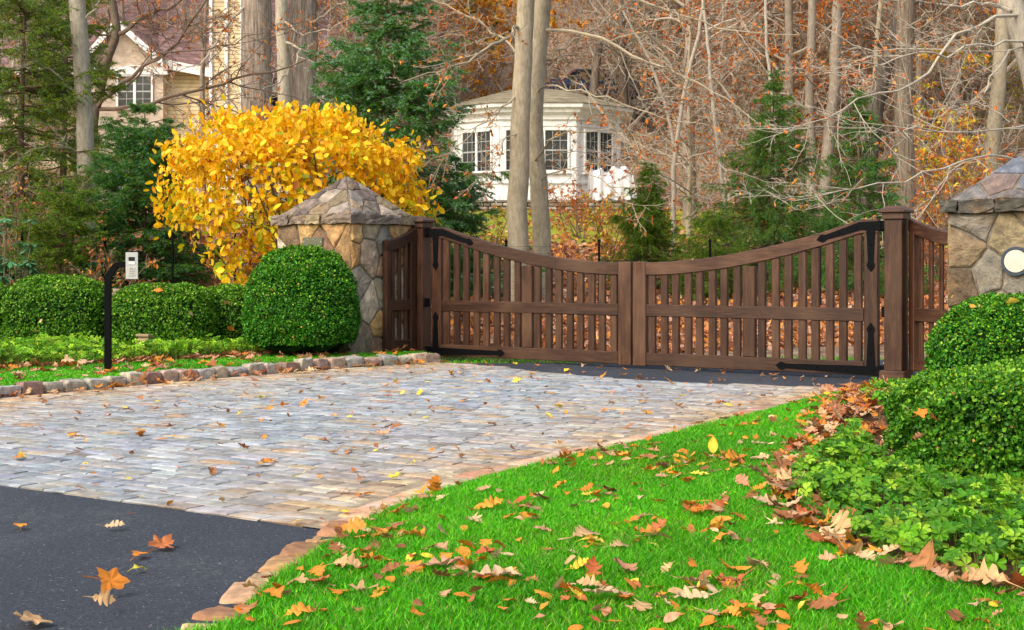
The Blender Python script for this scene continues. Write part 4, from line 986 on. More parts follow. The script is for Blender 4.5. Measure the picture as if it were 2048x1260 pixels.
while n < 285 and tries < 9000:
    tries += 1
    Y = 34+95*r.random()**1.25; px = r.uniform(-60,2110); 
    hb = (Y < 50 and (820 < px < 1370)) or (Y < 36 and px < 730) or (Y < 50 and px < 730 and r.random() < .75)
    if hb: continue
    X = (px-1024)/F*Y
    if Y < 42 and px < 1320: continue
    k = int(r.choice(6, p=[.30,.11,.28,.04,.09,.18]))
    if px < 730 and Y < 56: k = 2 if n % 2 else 0
    if k == 4 and px < 800: k = 0
    loc = (X, Y, hz(X,Y)-.1); sc = r.uniform(.85,1.35)
    if cnt[k] == 0: o = protos[k]; o.location = loc; o.scale = (sc,)*3; o.rotation_euler = (0,0,r.uniform(0,6.28))
    else: dup(protos[k], loc, r.uniform(0,6.28), sc)
    cnt[k] += 1; n += 1

# tree that follows the limbs seen in the photo, each laid out at its own distance
def limb(pts, K=14):
    pts = np.array(pts, float); s = np.concatenate([[0],np.cumsum(np.linalg.norm(np.diff(pts,axis=0),axis=1))]); u = np.linspace(0,s[-1],K+1)
    return np.column_stack([np.interp(u,s,pts[:,i]) for i in range(3)]), s[-1]
def limbtree(name, label, trunks, limbs, seed, col, bark='bark', leafn=200, leafc=OR, leafs=.07, twig=(7,5,4), rmin=.004, lr=(.4,.45,.4), wob=.03, group=None, tcol=None, flat=.5):
    """trunks / limbs: list of (list of world points, r0, r1)"""
    r = rng(seed); b0 = np.array(trunks[0][0][0]); t = empty(name, b0, label=label, cat='tree', group=group)
    mb = MB()
    for pts, r0, r1 in trunks:
        q, L = limb(pts, 22); q[1:-1] += r.normal(0, .008, q[1:-1].shape); tubes(mb, (q-b0)[None], r0, r1, 16, col)
    mb.build('trunk', M[bark], t, smooth=True)
    mb = MB(); tips = []
    for pts, r0, r1 in limbs:
        q, L = limb(pts, 14); q = q-b0; q[1:-1] += r.normal(0, wob, q[1:-1].shape); r0 *= .8; tubes(mb, q[None], r0, r1*.7, 6, tcol or col)
        b, c = twigs(r, mb, q[None], np.array([L]), np.array([r0]), tcol or col, *twig, rmin=rmin, lr=lr, flat=flat, tmin=.15); tips.append(c); 
    mb.build('crown', M['twig'], t)
    if leafn: mb = MB(); leaves_on(r, mb, np.concatenate(tips), leafn, leafs, leafc); mb.build('leaves', M['leaf'], t)
    return t
def PP(lst, Y, Y1=None):
    n = len(lst); return [P(a,b,Y+((Y1-Y)*i/max(n-1,1) if Y1 is not None else 0)) for i,(a,b) in enumerate(lst)]
# twin beech behind the gate
def gbase(px, Y): X = (px-1024)/F*Y; return np.array([X, Y, hz(X,Y)-.1])
Yb = 21.0
def dn(px, Y, rest): return [gbase(px,Y)]+PP(rest, Y)
limbtree('beech_tree','smooth pale beech trunk, left one of the pair in front of the white sunroom',
    [(dn(1037,Yb,[(1036,520),(1037,400),(1040,250),(1049,100),(1052,0),(1056,-120),(1060,-300)]), .165, .11)],
    [(PP([(1040,55),(1020,62),(995,88),(950,110),(880,140),(800,165)],Yb,19),.035,.008),
     (PP([(1042,180),(1000,215),(960,250),(900,300),(850,330)],Yb,20),.02,.005),
     (PP([(1048,110),(980,60),(900,20),(830,-20)],Yb,22),.028,.008),
     (PP([(1040,255),(1005,285),(985,330),(940,380)],Yb,20),.014,.004),
     (PP([(1052,0),(1120,-60),(1250,-110),(1350,-130)],Yb,22),.04,.01)], 301, PALE, leafn=330, leafs=.075, twig=(9,6,4), rmin=.0032)
limbtree('beech_tree','smooth pale beech trunk, right one of the pair in front of the white sunroom',
    [(dn(1082,Yb+.6,[(1083,520),(1080,400),(1070,290),(1069,200),(1080,80),(1086,0),(1090,-120),(1094,-300)]), .145, .115)],
    [(PP([(1070,190),(1095,172),(1150,180),(1230,200),(1320,240),(1420,250)],Yb+.6,19.5),.022,.006),
     (PP([(1072,330),(1090,290),(1130,262),(1220,262),(1260,280),(1330,310)],Yb+.6,20),.02,.006),
     (PP([(1085,60),(1180,70),(1290,120),(1400,160),(1520,250)],Yb+.6,19),.035,.008),
     (PP([(1082,120),(1150,90),(1230,30),(1300,-40)],Yb+.6,22),.028,.008),
     (PP([(1070,360),(1110,340),(1180,345),(1240,390),(1300,420)],Yb+.6,20),.015,.004),
     (PP([(1083,0),(1200,-30),(1330,20),(1460,60),(1600,70)],Yb+.6,20),.035,.008)], 302, PALE, leafn=420, leafs=.075, twig=(8,5,3), rmin=.0032)
# tall ridged tulip trees
limbtree('tulip_tree','thick ridged grey trunk, left of the pair above the yellow shrub',[(dn(512,36,[(512,200),(513,0),(514,-250)]),.40,.37)],[(PP([(513,-20),(450,60),(400,130),(330,150)],36,34),.05,.01)],303,(.40,.33,.27),'ridged',60,twig=(7,5,3),rmin=.006)
limbtree('tulip_tree','thick ridged grey trunk, right of the pair above the yellow shrub',[(dn(606,37,[(606,200),(606,0),(608,-250)]),.37,.34)],[(PP([(606,60),(660,20),(720,-20)],37,36),.05,.01)],304,(.36,.30,.25),'ridged',60,twig=(7,5,3),rmin=.006)
limbtree('beech_tree','slim smooth trunk standing between the two thick ridged trunks',[(dn(570,33,[(569,200),(562,0),(560,-200)]),.165,.13)],
    [(PP([(565,80),(600,95),(592,130),(560,160),(520,185)],33,31),.04,.012),(PP([(566,40),(600,70),(660,60),(720,20)],33,31),.03,.01)],305,(.40,.36,.28),leafn=150,leafs=.10,rmin=.005)
limbtree('beech_tree','smooth grey trunk among the green conifers at the left',[(dn(172,22,[(173,480),(172,330),(164,130),(152,0),(148,-150)]),.14,.125)],
    [(PP([(165,200),(120,150),(60,120),(0,60)],22,21),.02,.006),(PP([(168,300),(110,290),(40,310),(-30,300)],22,21),.018,.006),(PP([(160,60),(200,0),(240,-60)],22,22),.02,.01)],306,(.38,.34,.27),leafn=90)
# dark limbed tree in front of the gabled house
limbtree('beech_tree','dark branching tree with curved limbs in front of the brick gable',[(dn(182,30,[(185,260),(187,225),(196,190),(222,95),(235,68),(224,0),(218,-120)]),.14,.07)],
    [(PP([(237,68),(262,58),(286,35),(320,14),(349,3),(420,-30)],30,29),.06,.03),
     (PP([(187,222),(230,175),(279,136),(333,105),(362,70),(381,44),(416,0),(450,-50)],30,28),.055,.02),
     (PP([(190,218),(260,215),(317,203),(381,184),(460,165),(470,152),(508,146),(584,127),(640,108),(700,90)],30,28),.06,.014),
     (PP([(198,190),(192,150),(214,90),(217,40),(216,-30)],30,30),.04,.02),
     (PP([(255,170),(300,125),(340,108),(420,98),(500,70),(600,50)],29,28),.03,.008),
     (PP([(260,60),(350,70),(430,65),(520,70)],29,28),.02,.006),(PP([(235,80),(160,60),(90,60),(20,30)],30,29),.03,.01)], 307, (.15,.115,.085), leafn=420, leafs=.10, twig=(9,6,4), rmin=.0045, tcol=(.16,.12,.09))
# pale limbs reaching in from the right
Yr = 18.0
limbtree('beech_tree','pale limbed beech reaching in from beyond the right edge of the photo',[([gbase(2110,Yr)]+PP([(2100,400),(2085,250),(2060,120),(2035,40),(2010,-30),(1990,-120)],Yr),.17,.13)],
    [(PP([(2048,29),(2018,23),(1978,37),(1925,72),(1862,137),(1821,166),(1775,188),(1734,193),(1697,207),(1640,240),(1560,262)],Yr,16),.032,.006),
     (PP([(2080,130),(2045,86),(2010,86),(1960,85),(1900,110),(1830,105),(1760,125),(1650,135)],Yr,16.5),.026,.006),
     (PP([(2090,100),(2045,95),(2008,107),(1985,150),(1965,190),(1930,215),(1860,220)],Yr,17),.024,.006),
     (PP([(2040,20),(1960,5),(1850,10),(1740,-10)],Yr,17),.03,.006),
     (PP([(2095,350),(2000,310),(1900,330),(1780,365),(1700,372),(1600,400),(1480,395)],Yr,15.8),.022,.005),
     (PP([(2095,250),(2010,262),(1900,262),(1790,262),(1640,250),(1500,255)],Yr,15.5),.018,.004)], 308, (.44,.40,.33), leafn=260, leafs=.07, twig=(9,6,4), rmin=.003)
limbtree('beech_tree','tall straight grey trunk just behind the right gate post',[(dn(1812,27,[(1812,400),(1806,200),(1812,0),(1816,-200)]),.19,.15)],[(PP([(1808,120),(1760,60),(1700,20)],27,26),.03,.01),(PP([(1810,60),(1880,10),(1950,-30)],27,26),.03,.01)],309,(.27,.215,.16),'ridged',140,leafs=.09)
limbtree('oak_tree','dark mottled trunk leaning left beside the tall straight trunk',[(dn(1715,29,[(1735,350),(1752,215),(1772,130),(1790,70),(1800,20),(1830,-80)]),.20,.12)],[(PP([(1775,125),(1740,60),(1700,0)],29,28),.04,.01),(PP([(1800,20),(1880,-20),(1960,10)],29,28),.04,.01)],310,(.13,.11,.09),'ridged',150,leafs=.09)
limbtree('beech_tree','smooth olive grey trunk leaning at the far right behind the pillar',[(dn(1975,30,[(1980,330),(1996,180),(2005,60),(2014,-60)]),.17,.14)],[(PP([(1998,160),(1930,110),(1860,90)],30,29),.03,.01)],311,(.32,.28,.20),leafn=260,leafs=.11,leafc=YE+OR[:2])
limbtree('beech_tree','grey twin stemmed tree to the left of the leaning dark trunk',[(dn(1640,33,[(1655,300),(1668,180),(1672,60),(1680,-80)]),.15,.11),(dn(1625,33,[(1622,300),(1618,160),(1625,30),(1622,-60)]),.12,.09)],[(PP([(1660,200),(1600,140),(1540,60)],33,32),.03,.01)],312,(.26,.22,.175),leafn=220,leafs=.10)
limbtree('young_beech','slender pale stems behind the leftmost spruce by the gate',[(dn(1345,26,[(1348,330),(1352,290),(1370,180),(1400,60),(1410,-40)]),.05,.03),(PP([(1350,300),(1335,220),(1300,120),(1250,30),(1210,-40)],26),.035,.02)],
    [(PP([(1372,180),(1440,130),(1520,80)],26,25),.02,.006),(PP([(1348,330),(1420,300),(1520,280),(1650,300)],26,24),.02,.006)],313,(.36,.31,.25),leafn=260,leafs=.085,twig=(10,6,4))
limbtree('young_beech','slender pale stems between the gate and the two right hand spruces',[(dn(1470,25,[(1450,400),(1430,250),(1418,120),(1405,-20)]),.045,.025),(dn(1560,25,[(1550,250),(1535,100),(1530,-30)]),.04,.025)],
    [(PP([(1440,330),(1500,360),(1600,420),(1700,400)],25,22),.018,.005),(PP([(1430,230),(1350,200),(1260,215)],25,24),.018,.005),(PP([(1455,420),(1380,380),(1300,330),(1200,310),(1130,300)],25,22),.02,.005),(PP([(1540,150),(1620,130),(1720,160)],25,24),.018,.005)],314,(.42,.37,.30),leafn=380,leafs=.08,twig=(10,6,4))

# conifers
def conifer(label, px, Y, ytop, hw, seed, cols, nb=110, droop=.12, dens=1.0, tcol=(.16,.11,.08), t0=.06, needle=(.034,.007), prof=.8, up=.25, tips=None, hang=.3, name='spruce_tree', group='green spruces around the drive', ntw=16):
    r = rng(seed); X = (px-1024)/F*Y; z0 = hz(X,Y)-.05; Ht = P(px,ytop,Y)[2]-z0; rad = hw/F*Y
    t = empty(name, (X,Y,z0), label=label, cat='tree', group=group)
    tr = grow(r, np.zeros((1,3)), np.array([[0,0,1.]]), np.array([Ht]), 10, .012, .1); mb = MB(); tubes(mb, tr, .02+.012*Ht, .006, 8, tcol); mb.build('trunk', M['bark'], t, smooth=True)
    h = t0+(1-t0)*np.sort(r.random(nb))**.95; nwh = max(14, Ht/.3); whorl_ = np.round(h*nwh)/nwh; h = np.clip(h*.5+whorl_*.5,.02,.985)
    p, d = along(np.repeat(tr,nb,0), h); az = np.arange(nb)*2.399+r.normal(0,.4,nb); L = rad*(1-h)**prof*r.uniform(.45,1.2,nb)+.04; el = -.05+up*(h*2.2)-.05+.12*r.normal(size=nb)
    dd = np.column_stack([np.cos(az)*np.cos(el),np.sin(az)*np.cos(el),np.sin(el)]); K = 6
    br = np.empty((nb,K+1,3)); 
    for i in range(K+1):
        u = i/K; br[:,i] = p+dd*(L*u)[:,None]+np.column_stack([np.zeros(nb)]*2+[-droop*L*np.sin(u*math.pi*.8)*(1-h*.6)])+.01*r.normal(size=(nb,3))*(i>0)
    mb = MB(); tubes(mb, br, .006+.008*L, .003, 4, tcol)
    cnt_ = np.maximum(3,(ntw*dens*(.30+1.5*L/L.max())).astype(int)); idx = np.repeat(np.arange(nb), cnt_); tt = r.uniform(.15,1.0,len(idx)); q, td = along(br[idx], tt)
    side = np.cross(td, [0,0,1.]); side = norm(side)*np.where(r.random((len(idx),1))<.5,-1,1); tl = (.42*L[idx]*(1.05-tt)+.07)*r.uniform(.6,1.2,len(idx))
    td2 = norm(td*.75+side*.75+np.column_stack([np.zeros(len(idx))]*2+[-hang*r.random(len(idx))])+.16*r.normal(size=td.shape)); tw = grow(r, q, td2, tl, 3, .10, -.05-hang*.3)
    tubes(mb, tw, .003, .0018, 3, tcol)
    m3 = 4; i3 = np.repeat(np.arange(len(tw)), m3); t3 = r.uniform(.1,1,len(i3)); q3, d3 = along(tw[i3], t3); s3 = norm(np.cross(d3,[0,0,1.]))*np.where(r.random((len(i3),1))<.5,-1,1)
    l3 = np.minimum(.4*tl[i3]+.03,.16)*r.uniform(.6,1.2,len(i3)); d3b = norm(d3*.8+s3*.6+.25*r.normal(size=d3.shape)+np.array([0,0,-.15])); t3b = grow(r, q3, d3b, l3, 2, .05, -.03)
    mb.build('branches', M['twig'], t)
    mb = MB(); tri = np.array([(0,-.5,0),(1,0,0),(0,.5,0)])
    def needles(lines, lens, per):
        n_ = np.maximum((lens*per).astype(int),2); i = np.repeat(np.arange(len(lines)), n_); K_ = len(i); tq = r.random(K_); a, b = along(lines[i], tq)
        nn = norm(r.normal(size=b.shape)); nn = norm(nn-(nn*b).sum(1,keepdims=True)*b); ux = norm(b*.75+nn*.8); uz = norm(np.cross(ux, r.normal(size=ux.shape))); uy = np.cross(uz,ux)
        c = pick(r, K_, cols, .2)
        if tips is not None:
            tc_ = pick(r, K_, tips, .15); s_ = (tq > .45) & (r.random(K_) < .75) & (np.repeat(r.random(len(lines)) < .55, n_)); c[s_] = tc_[s_]
        V = a[:,None,:]+(tri[None,:,0:1]*needle[0])*ux[:,None,:]+(tri[None,:,1:2]*needle[1])*uy[:,None,:]
        mb.add(V.reshape(-1,3), np.arange(K_*3).reshape(-1,3), np.repeat(c,3,axis=0))
    needles(tw, tl, 130*dens); needles(t3b, l3, 170*dens); 
    mb.build('crown', M['needle'], t); return t
DG = [(.035,.13,.008),(.06,.19,.010),(.09,.25,.014),(.13,.30,.02)]
BG = [(.06,.20,.015),(.09,.27,.03),(.13,.33,.045)]; BT = [(.28,.50,.32),(.38,.58,.42),(.20,.42,.20)]
OL = [(.17,.28,.012),(.25,.34,.02),(.10,.20,.010),(.30,.36,.04)]
conifer('large blue green spruce rising behind the yellow shrub', 778, 22, -110, 300, 401, BG, nb=190, tips=BT, dens=1.3, needle=(.038,.010), prof=.62, group=None, droop=.10)
conifer('dark green spruce between the left trunk and the yellow shrub', 290, 20.5, 215, 190, 402, DG, nb=170, tips=[(.06,.26,.08),(.14,.34,.2)], dens=1.15, needle=(.034,.008), prof=.55)
conifer('tall loose olive green conifer at the left edge of the photo', 40, 22, -110, 215, 403, OL, nb=160, dens=.95, needle=(.036,.010), prof=.35, droop=.2, tips=[(.16,.3,.12)])
conifer('olive green conifer filling the top left behind the grey trunk', 125, 25, -90, 150, 404, OL, nb=150, dens=.9, prof=.3, droop=.25, needle=(.04,.009))
conifer('low bushy spruce in front of the grey trunk at the left', 120, 19.4, 370, 170, 405, DG+OL, nb=80, dens=1.0, prof=.5, t0=.1)
conifer('small olive green spruce just behind the middle of the gate', 1292, 23, 325, 115, 406, OL+DG, nb=120, dens=1.0, prof=.85, hang=.8)
conifer('wide green spruce behind the right gate leaf', 1545, 24, 140, 230, 407, DG+OL[:2], nb=175, dens=1.0, prof=1.05, hang=.9, tips=[(.10,.32,.10)])
conifer('green spruce just left of the right gate post', 1718, 22.5, 175, 165, 408, DG+OL[:1], nb=145, dens=1.0, prof=.95, hang=.6, tips=[(.10,.32,.12)])
conifer('low spreading spruce between the two spruces behind the right leaf', 1430, 22, 420, 140, 409, OL+DG, nb=80, dens=.9, prof=.6, hang=.9)
conifer('little spruce under the blue green spruce beside the left post', 915, 22.5, 315, 95, 410, BG, nb=100, dens=1.0, prof=.6, tips=BT)
conifer('distant green conifer beyond the white sunroom', 960, 66, -60, 75, 411, DG, nb=90, dens=.7, needle=(.07,.02), prof=.6)

# yellow shrub
def yellow_shrub():
    r = rng(420); Y = 18.3; b = gbase(610, Y); t = empty('yellow_shrub', b, label='large spreading shrub covered in bright yellow leaves behind the left pillar', cat='shrub')
    nst = 16; az = r.uniform(0,6.28,nst); d = np.column_stack([np.cos(az)*.55,np.sin(az)*.4,np.ones(nst)]); L = r.uniform(2.0,2.7,nst); st = grow(r, np.zeros((nst,3))+r.normal(0,.12,(nst,3))*[1,1,0], d, L, 9, .10, .0)
    mb = MB(); tubes(mb, st, .028, .008, 6, (.12,.085,.06)); bt, ct = twigs(r, mb, st, L, np.full(nst,.026), (.13,.09,.06), 7, 5, 3, flat=.1, rmin=.004, lr=(.42,.45,.4)); mb.build('stems', M['twig'], t)
    # crown shell: leaves follow a lumpy dome standing on the stems
    n = 12000; d = norm(r.normal(size=(n,3))); d = d*((np.abs(d)**2.8).sum(1)**(-1/2.8))[:,None]; d[:,2] = np.where(d[:,2]<-.35, -d[:,2], d[:,2]); lump = 1+.15*vnoise(d[:,0]*5,d[:,2]*6,7)+.09*vnoise(d[:,0]*13,d[:,2]*11,2)+.07*np.abs(r.normal(size=n))*(vnoise(d[:,0]*23,d[:,2]*19,5)>.25)
    rr_ = (1.03-np.abs(r.normal(0,.17,n)))*lump; c0 = np.array([-.12,0,1.84]); rad = np.array([1.56,1.1,1.10]); pos = c0+d*rr_[:,None]*rad
    low = r.random(n) < .13; pos[low] = np.column_stack([-.68+.36*r.normal(size=low.sum()), -.35+.25*r.normal(size=low.sum()), 1.0+.38*r.normal(size=low.sum())])
    pos = pos[(pos[:,2]>.25)&~((pos[:,0]<-.9)&(pos[:,2]<1.15+.45*(-.9-pos[:,0])-.35*r.random(len(pos))))&((vnoise(pos[:,0]*6,pos[:,2]*6.5,3)+.5*vnoise(pos[:,0]*14,pos[:,2]*13,8)+.22*r.normal(size=len(pos)))>-.28)]; pos = pos+.05*r.normal(size=pos.shape); n = len(pos); dd = norm(pos-c0)
    ux,uy,uz = frames(r, n, dd*np.array([1,1,.6]), 1.3, dirw=np.array([0,0,-.6])+dd*.4); upm = (dd[:,2]>.6)&(r.random(n)<.6); 
    ux2,uy2,uz2 = frames(r, n, dd, .3, dirw=np.array([0,0,1.5])+dd*.5); ux[upm],uy[upm],uz[upm] = ux2[upm],uy2[upm],uz2[upm]
    tm = np.array([(0,0,0),(.25,.24,.05),(.6,.29,.04),(.9,.14,-.02),(1,0,-.05),(.9,-.14,-.02),(.6,-.29,.04),(.25,-.24,.05),(.5,0,-.03)]); tf = [(0,1,8),(1,2,8),(2,3,8),(3,4,8),(4,5,8),(5,6,8),(6,7,8),(7,0,8)]
    g = np.clip((2.3-pos[:,2])*.5,0.10,.75); gr = r.random(n) < g*.55; c = pick(r, n, [(.96,.64,.010),(.96,.56,.008),(.98,.72,.02),(.93,.46,.01)], .07); c2 = pick(r, n, [(.50,.55,.02),(.66,.62,.02),(.36,.48,.02)], .12); c[gr] = c2[gr]
    br_ = r.random(n)<.03; c[br_] = pick(r,n,[(.45,.15,.03)],.2)[br_]
    mb = MB(); scatter(mb, tm, tf, pos, ux, uy, uz, .110*r.uniform(.5,1.2,n), c); mb.build('leaves', M['leaf'], t, smooth=True)
yellow_shrub()
def autumn_shrub(label, px, Y, w, h, n, cols, seed, size=.07, name='autumn_shrub', zoff=0):
    r = rng(seed); b = gbase(px, Y); b[2] += zoff; t = empty(name, b, label=label, cat='shrub'); ns = 9
    d = np.column_stack([r.normal(0,.45,ns),r.normal(0,.4,ns),np.ones(ns)]); L = h*r.uniform(.7,1.1,ns); st = grow(r, r.normal(0,.08,(ns,3))*[1,1,0], d, L, 7, .12, 0)
    st[:,:,0] *= w/h; mb = MB(); tubes(mb, st, .014, .004, 5, (.2,.15,.11)); _, ct = twigs(r, mb, st, L, np.full(ns,.012), (.24,.18,.13), 7, 5, 3, flat=.2, rmin=.003); mb.build('stems', M['twig'], t)
    mb = MB(); leaves_on(r, mb, ct, n, size, cols); mb.build('leaves', M['leaf'], t)
autumn_shrub('bushy shrub with red and yellow green leaves below the white sunroom', 1215, 27, 1.0, 1.5, 1700, [(.55,.6,.04),(.6,.2,.04),(.7,.35,.04)], 431)
autumn_shrub('russet leaved shrub in front of the white sunroom terrace', 1160, 33, 1.4, 1.5, 800, OR, 432, .09)
autumn_shrub('tall golden leaved shrub between the right post and pillar', 1925, 29, 1.4, 3.6, 2600, YE+OR[:2], 433, .11)
autumn_shrub('bright orange leaved shrub close behind the right side panel', 1868, 25, .8, 2.6, 900, OR[:2]+YE[:1], 434, .09)
autumn_shrub('orange leaved shrub behind the intercom', 370, 21, 1.0, 1.5, 800, OR, 435, .08)
autumn_shrub('tangled brown twiggy shrub behind the left boxwoods', 190, 19, 1.4, 1.3, 350, OR+[(.3,.35,.05)], 436, .07)
autumn_shrub('tangled twiggy shrub at the left edge behind the rhododendron', 40, 20, 1.3, 2.2, 350, OR+[(.3,.35,.05)], 437, .07)
autumn_shrub('small yellow green shrub left of the twin beech', 965, 25, .8, 1.2, 900, [(.5,.5,.03),(.65,.5,.04),(.6,.2,.04)], 438, .07)
autumn_shrub('yellow leaved young tree high on the slope above the pillar', 1905, 40, 2.2, 6.5, 5200, [(.60,.58,.03),(.72,.6,.04),(.75,.42,.03)], 439, .14)
autumn_shrub('yellow and orange leaved tree behind the top of the blue spruce', 960, 56, 3.0, 8.5, 5200, [(.80,.50,.03),(.78,.36,.03),(.7,.25,.03)], 440, .2)
autumn_shrub('orange leaved young tree in the woods left of the leaning trunk', 1660, 38, 2.0, 6.2, 3200, OR[:2]+[(.78,.33,.04)], 441, .12)
# rhododendron
def rhodo():
    r = rng(450); Y = 16.8; b = gbase(5, Y); t = empty('rhododendron', b, label='rhododendron with long blue green leaves at the left edge of the photo', cat='shrub')
    k = 60; tips = np.column_stack([r.uniform(-.6,.40,k), r.uniform(-.25,.2,k), r.uniform(.8,1.75,k)]); sel = tips[:,0] < .38-.0*tips[:,2]
    tips = tips[sel]; k = len(tips); st = np.stack([tips*np.array([.2,.2,0]), tips*np.array([.6,.6,.5]), tips],1); mb = MB(); tubes(mb, st, .012, .006, 5, (.2,.16,.1)); mb.build('stems', M['twig'], t)
    mb = MB(); lf = np.array([(0,0,0),(.3,.14,.02),(.7,.16,.0),(1,0,-.06),(.7,-.16,.0),(.3,-.14,.02),(.5,0,-.03)]); lff=[(0,1,6),(1,2,6),(2,3,6),(3,4,6),(4,5,6),(5,0,6)]
    m = 9; idx = np.repeat(np.arange(k), m); a = np.tile(np.arange(m)*2*math.pi/m, k)+r.normal(0,.2,len(idx)); ux = norm(np.column_stack([np.cos(a),np.sin(a),r.normal(-.15,.25,len(idx))])); uz = norm(np.array([0,0,1.])-ux*ux[:,2:3]); uy = np.cross(uz,ux)
    scatter(mb, lf, lff, tips[idx], ux, uy, uz, .15*r.uniform(.8,1.15,len(idx)), pick(r,len(idx),[(.10,.30,.13),(.16,.38,.2),(.07,.24,.08)],.15)); mb.build('leaves', M['box'], t, smooth=True)
rhodo()

# ------------------------------------------------------------------ wire fence, low wall, spotlight
def wire_fence(pts, label, h=1.25):
    b = gbase(*pts[0]); t = empty('wire_fence', b, label=label, cat='fence', group='black wire fence runs behind the verge')
    tops = []
    for px, Y in pts:
        q = gbase(px,Y)-b; mb = MB(); box(mb, (-.015,-.015,0),(.015,.015,h+.1),.003); disc_ = MB(); mb.add(np.array([(0,0,h+.16),(.03,0,h+.12),(0,.03,h+.12),(-.03,0,h+.12),(0,-.03,h+.12),(0,0,h+.09)]), [(0,1,2),(0,2,3),(0,3,4),(0,4,1),(5,2,1),(5,3,2),(5,4,3),(5,1,4)]); o = mb.build('fence_post', M['iron'], t, loc=tuple(q)); tops.append(q)
    mb = MB()
    for a, c in zip(tops[:-1], tops[1:]):
        L = np.linalg.norm(c-a); lines = [np.array([a+[0,0,z+.1], (a+c)/2+[0,0,z+.095], c+[0,0,z+.1]]) for z in np.arange(.05,h,.10)]
        nv = int(L/.10); lines += [np.array([a+(c-a)*k/nv+[0,0,.12], a+(c-a)*k/nv+[0,0,h/2], a+(c-a)*k/nv+[0,0,h]]) for k in range(nv+1)]
        tubes(mb, np.array(lines), .0016, .0016, 3, (.03,.03,.03))
    mb.build('wire_mesh', M['iron'], t)
wire_fence([(-60,19.0),(44,19.2),(210,19.4),(345,19.6),(470,19.8)], 'black wire fence behind the left boxwoods and conifers')
wire_fence([(860,20.3),(1012,20.3),(1198,20.3),(1420,20.5),(1640,20.7)], 'black wire fence on the leafy slope behind the gate', 1.0)
def rubble(name, label, p0, p1, w, h, n, seed, cols, course=.16):
    r = rng(seed); p0 = np.array(p0); p1 = np.array(p1); L = np.linalg.norm(p1[:2]-p0[:2]); d = (p1-p0)/L; a = math.atan2(d[1],d[0]); t = empty(name, p0, a, label=label, cat='wall'); mb = MB()
    z = -.3
    while z < h:
        hh = course*r.uniform(.7,1.2); x = 0
        while x < L:
            l = r.uniform(.2,.6)*(course/.16); bm_lo = (x+.01, r.uniform(-.03,.03), z+.008); box(mb, bm_lo, (min(x+l,L)-.01, w+r.uniform(-.03,.03), z+hh-.008), .02, pick(r,1,cols,.2)[0]); x += l
        z += hh
    mb.build('stonework', M['stone'], t)
lw0 = P(150,580,17.9); lw1 = P(500,580,17.9); lw0[2]=lw1[2]=.12
rubble('low_stone_wall','low flat stone edging just behind the left boxwoods', lw0, lw1, .35, .58, 1, 461, [(.30,.22,.17),(.36,.28,.22)], .14)
sp = P(290,674,14.9)
st = empty('spotlight', (sp[0],sp[1],.09), R(-20), label='small tan metal landscape spotlight in the left ground cover', cat='light')
mb = MB(); mb.add([(-.07,-.05,.16),(.055,-.05,.16),(.055,.06,.16),(-.07,.06,.16),(-.055,-.03,.255),(.075,-.03,.255),(.075,.08,.235),(-.055,.08,.235)], [(0,1,2,3),(4,5,6,7),(0,1,5,4),(1,2,6,5),(2,3,7,6),(3,0,4,7)]); box(mb, (-.075,-.065,.235),(.085,.0,.262),.004); mb.build('housing', M['bronze'], st, recalc=True)
mb = MB(); box(mb, (-.012,0,-.05),(.012,.02,.17),.002); mb.build('stake', M['iron'], st)

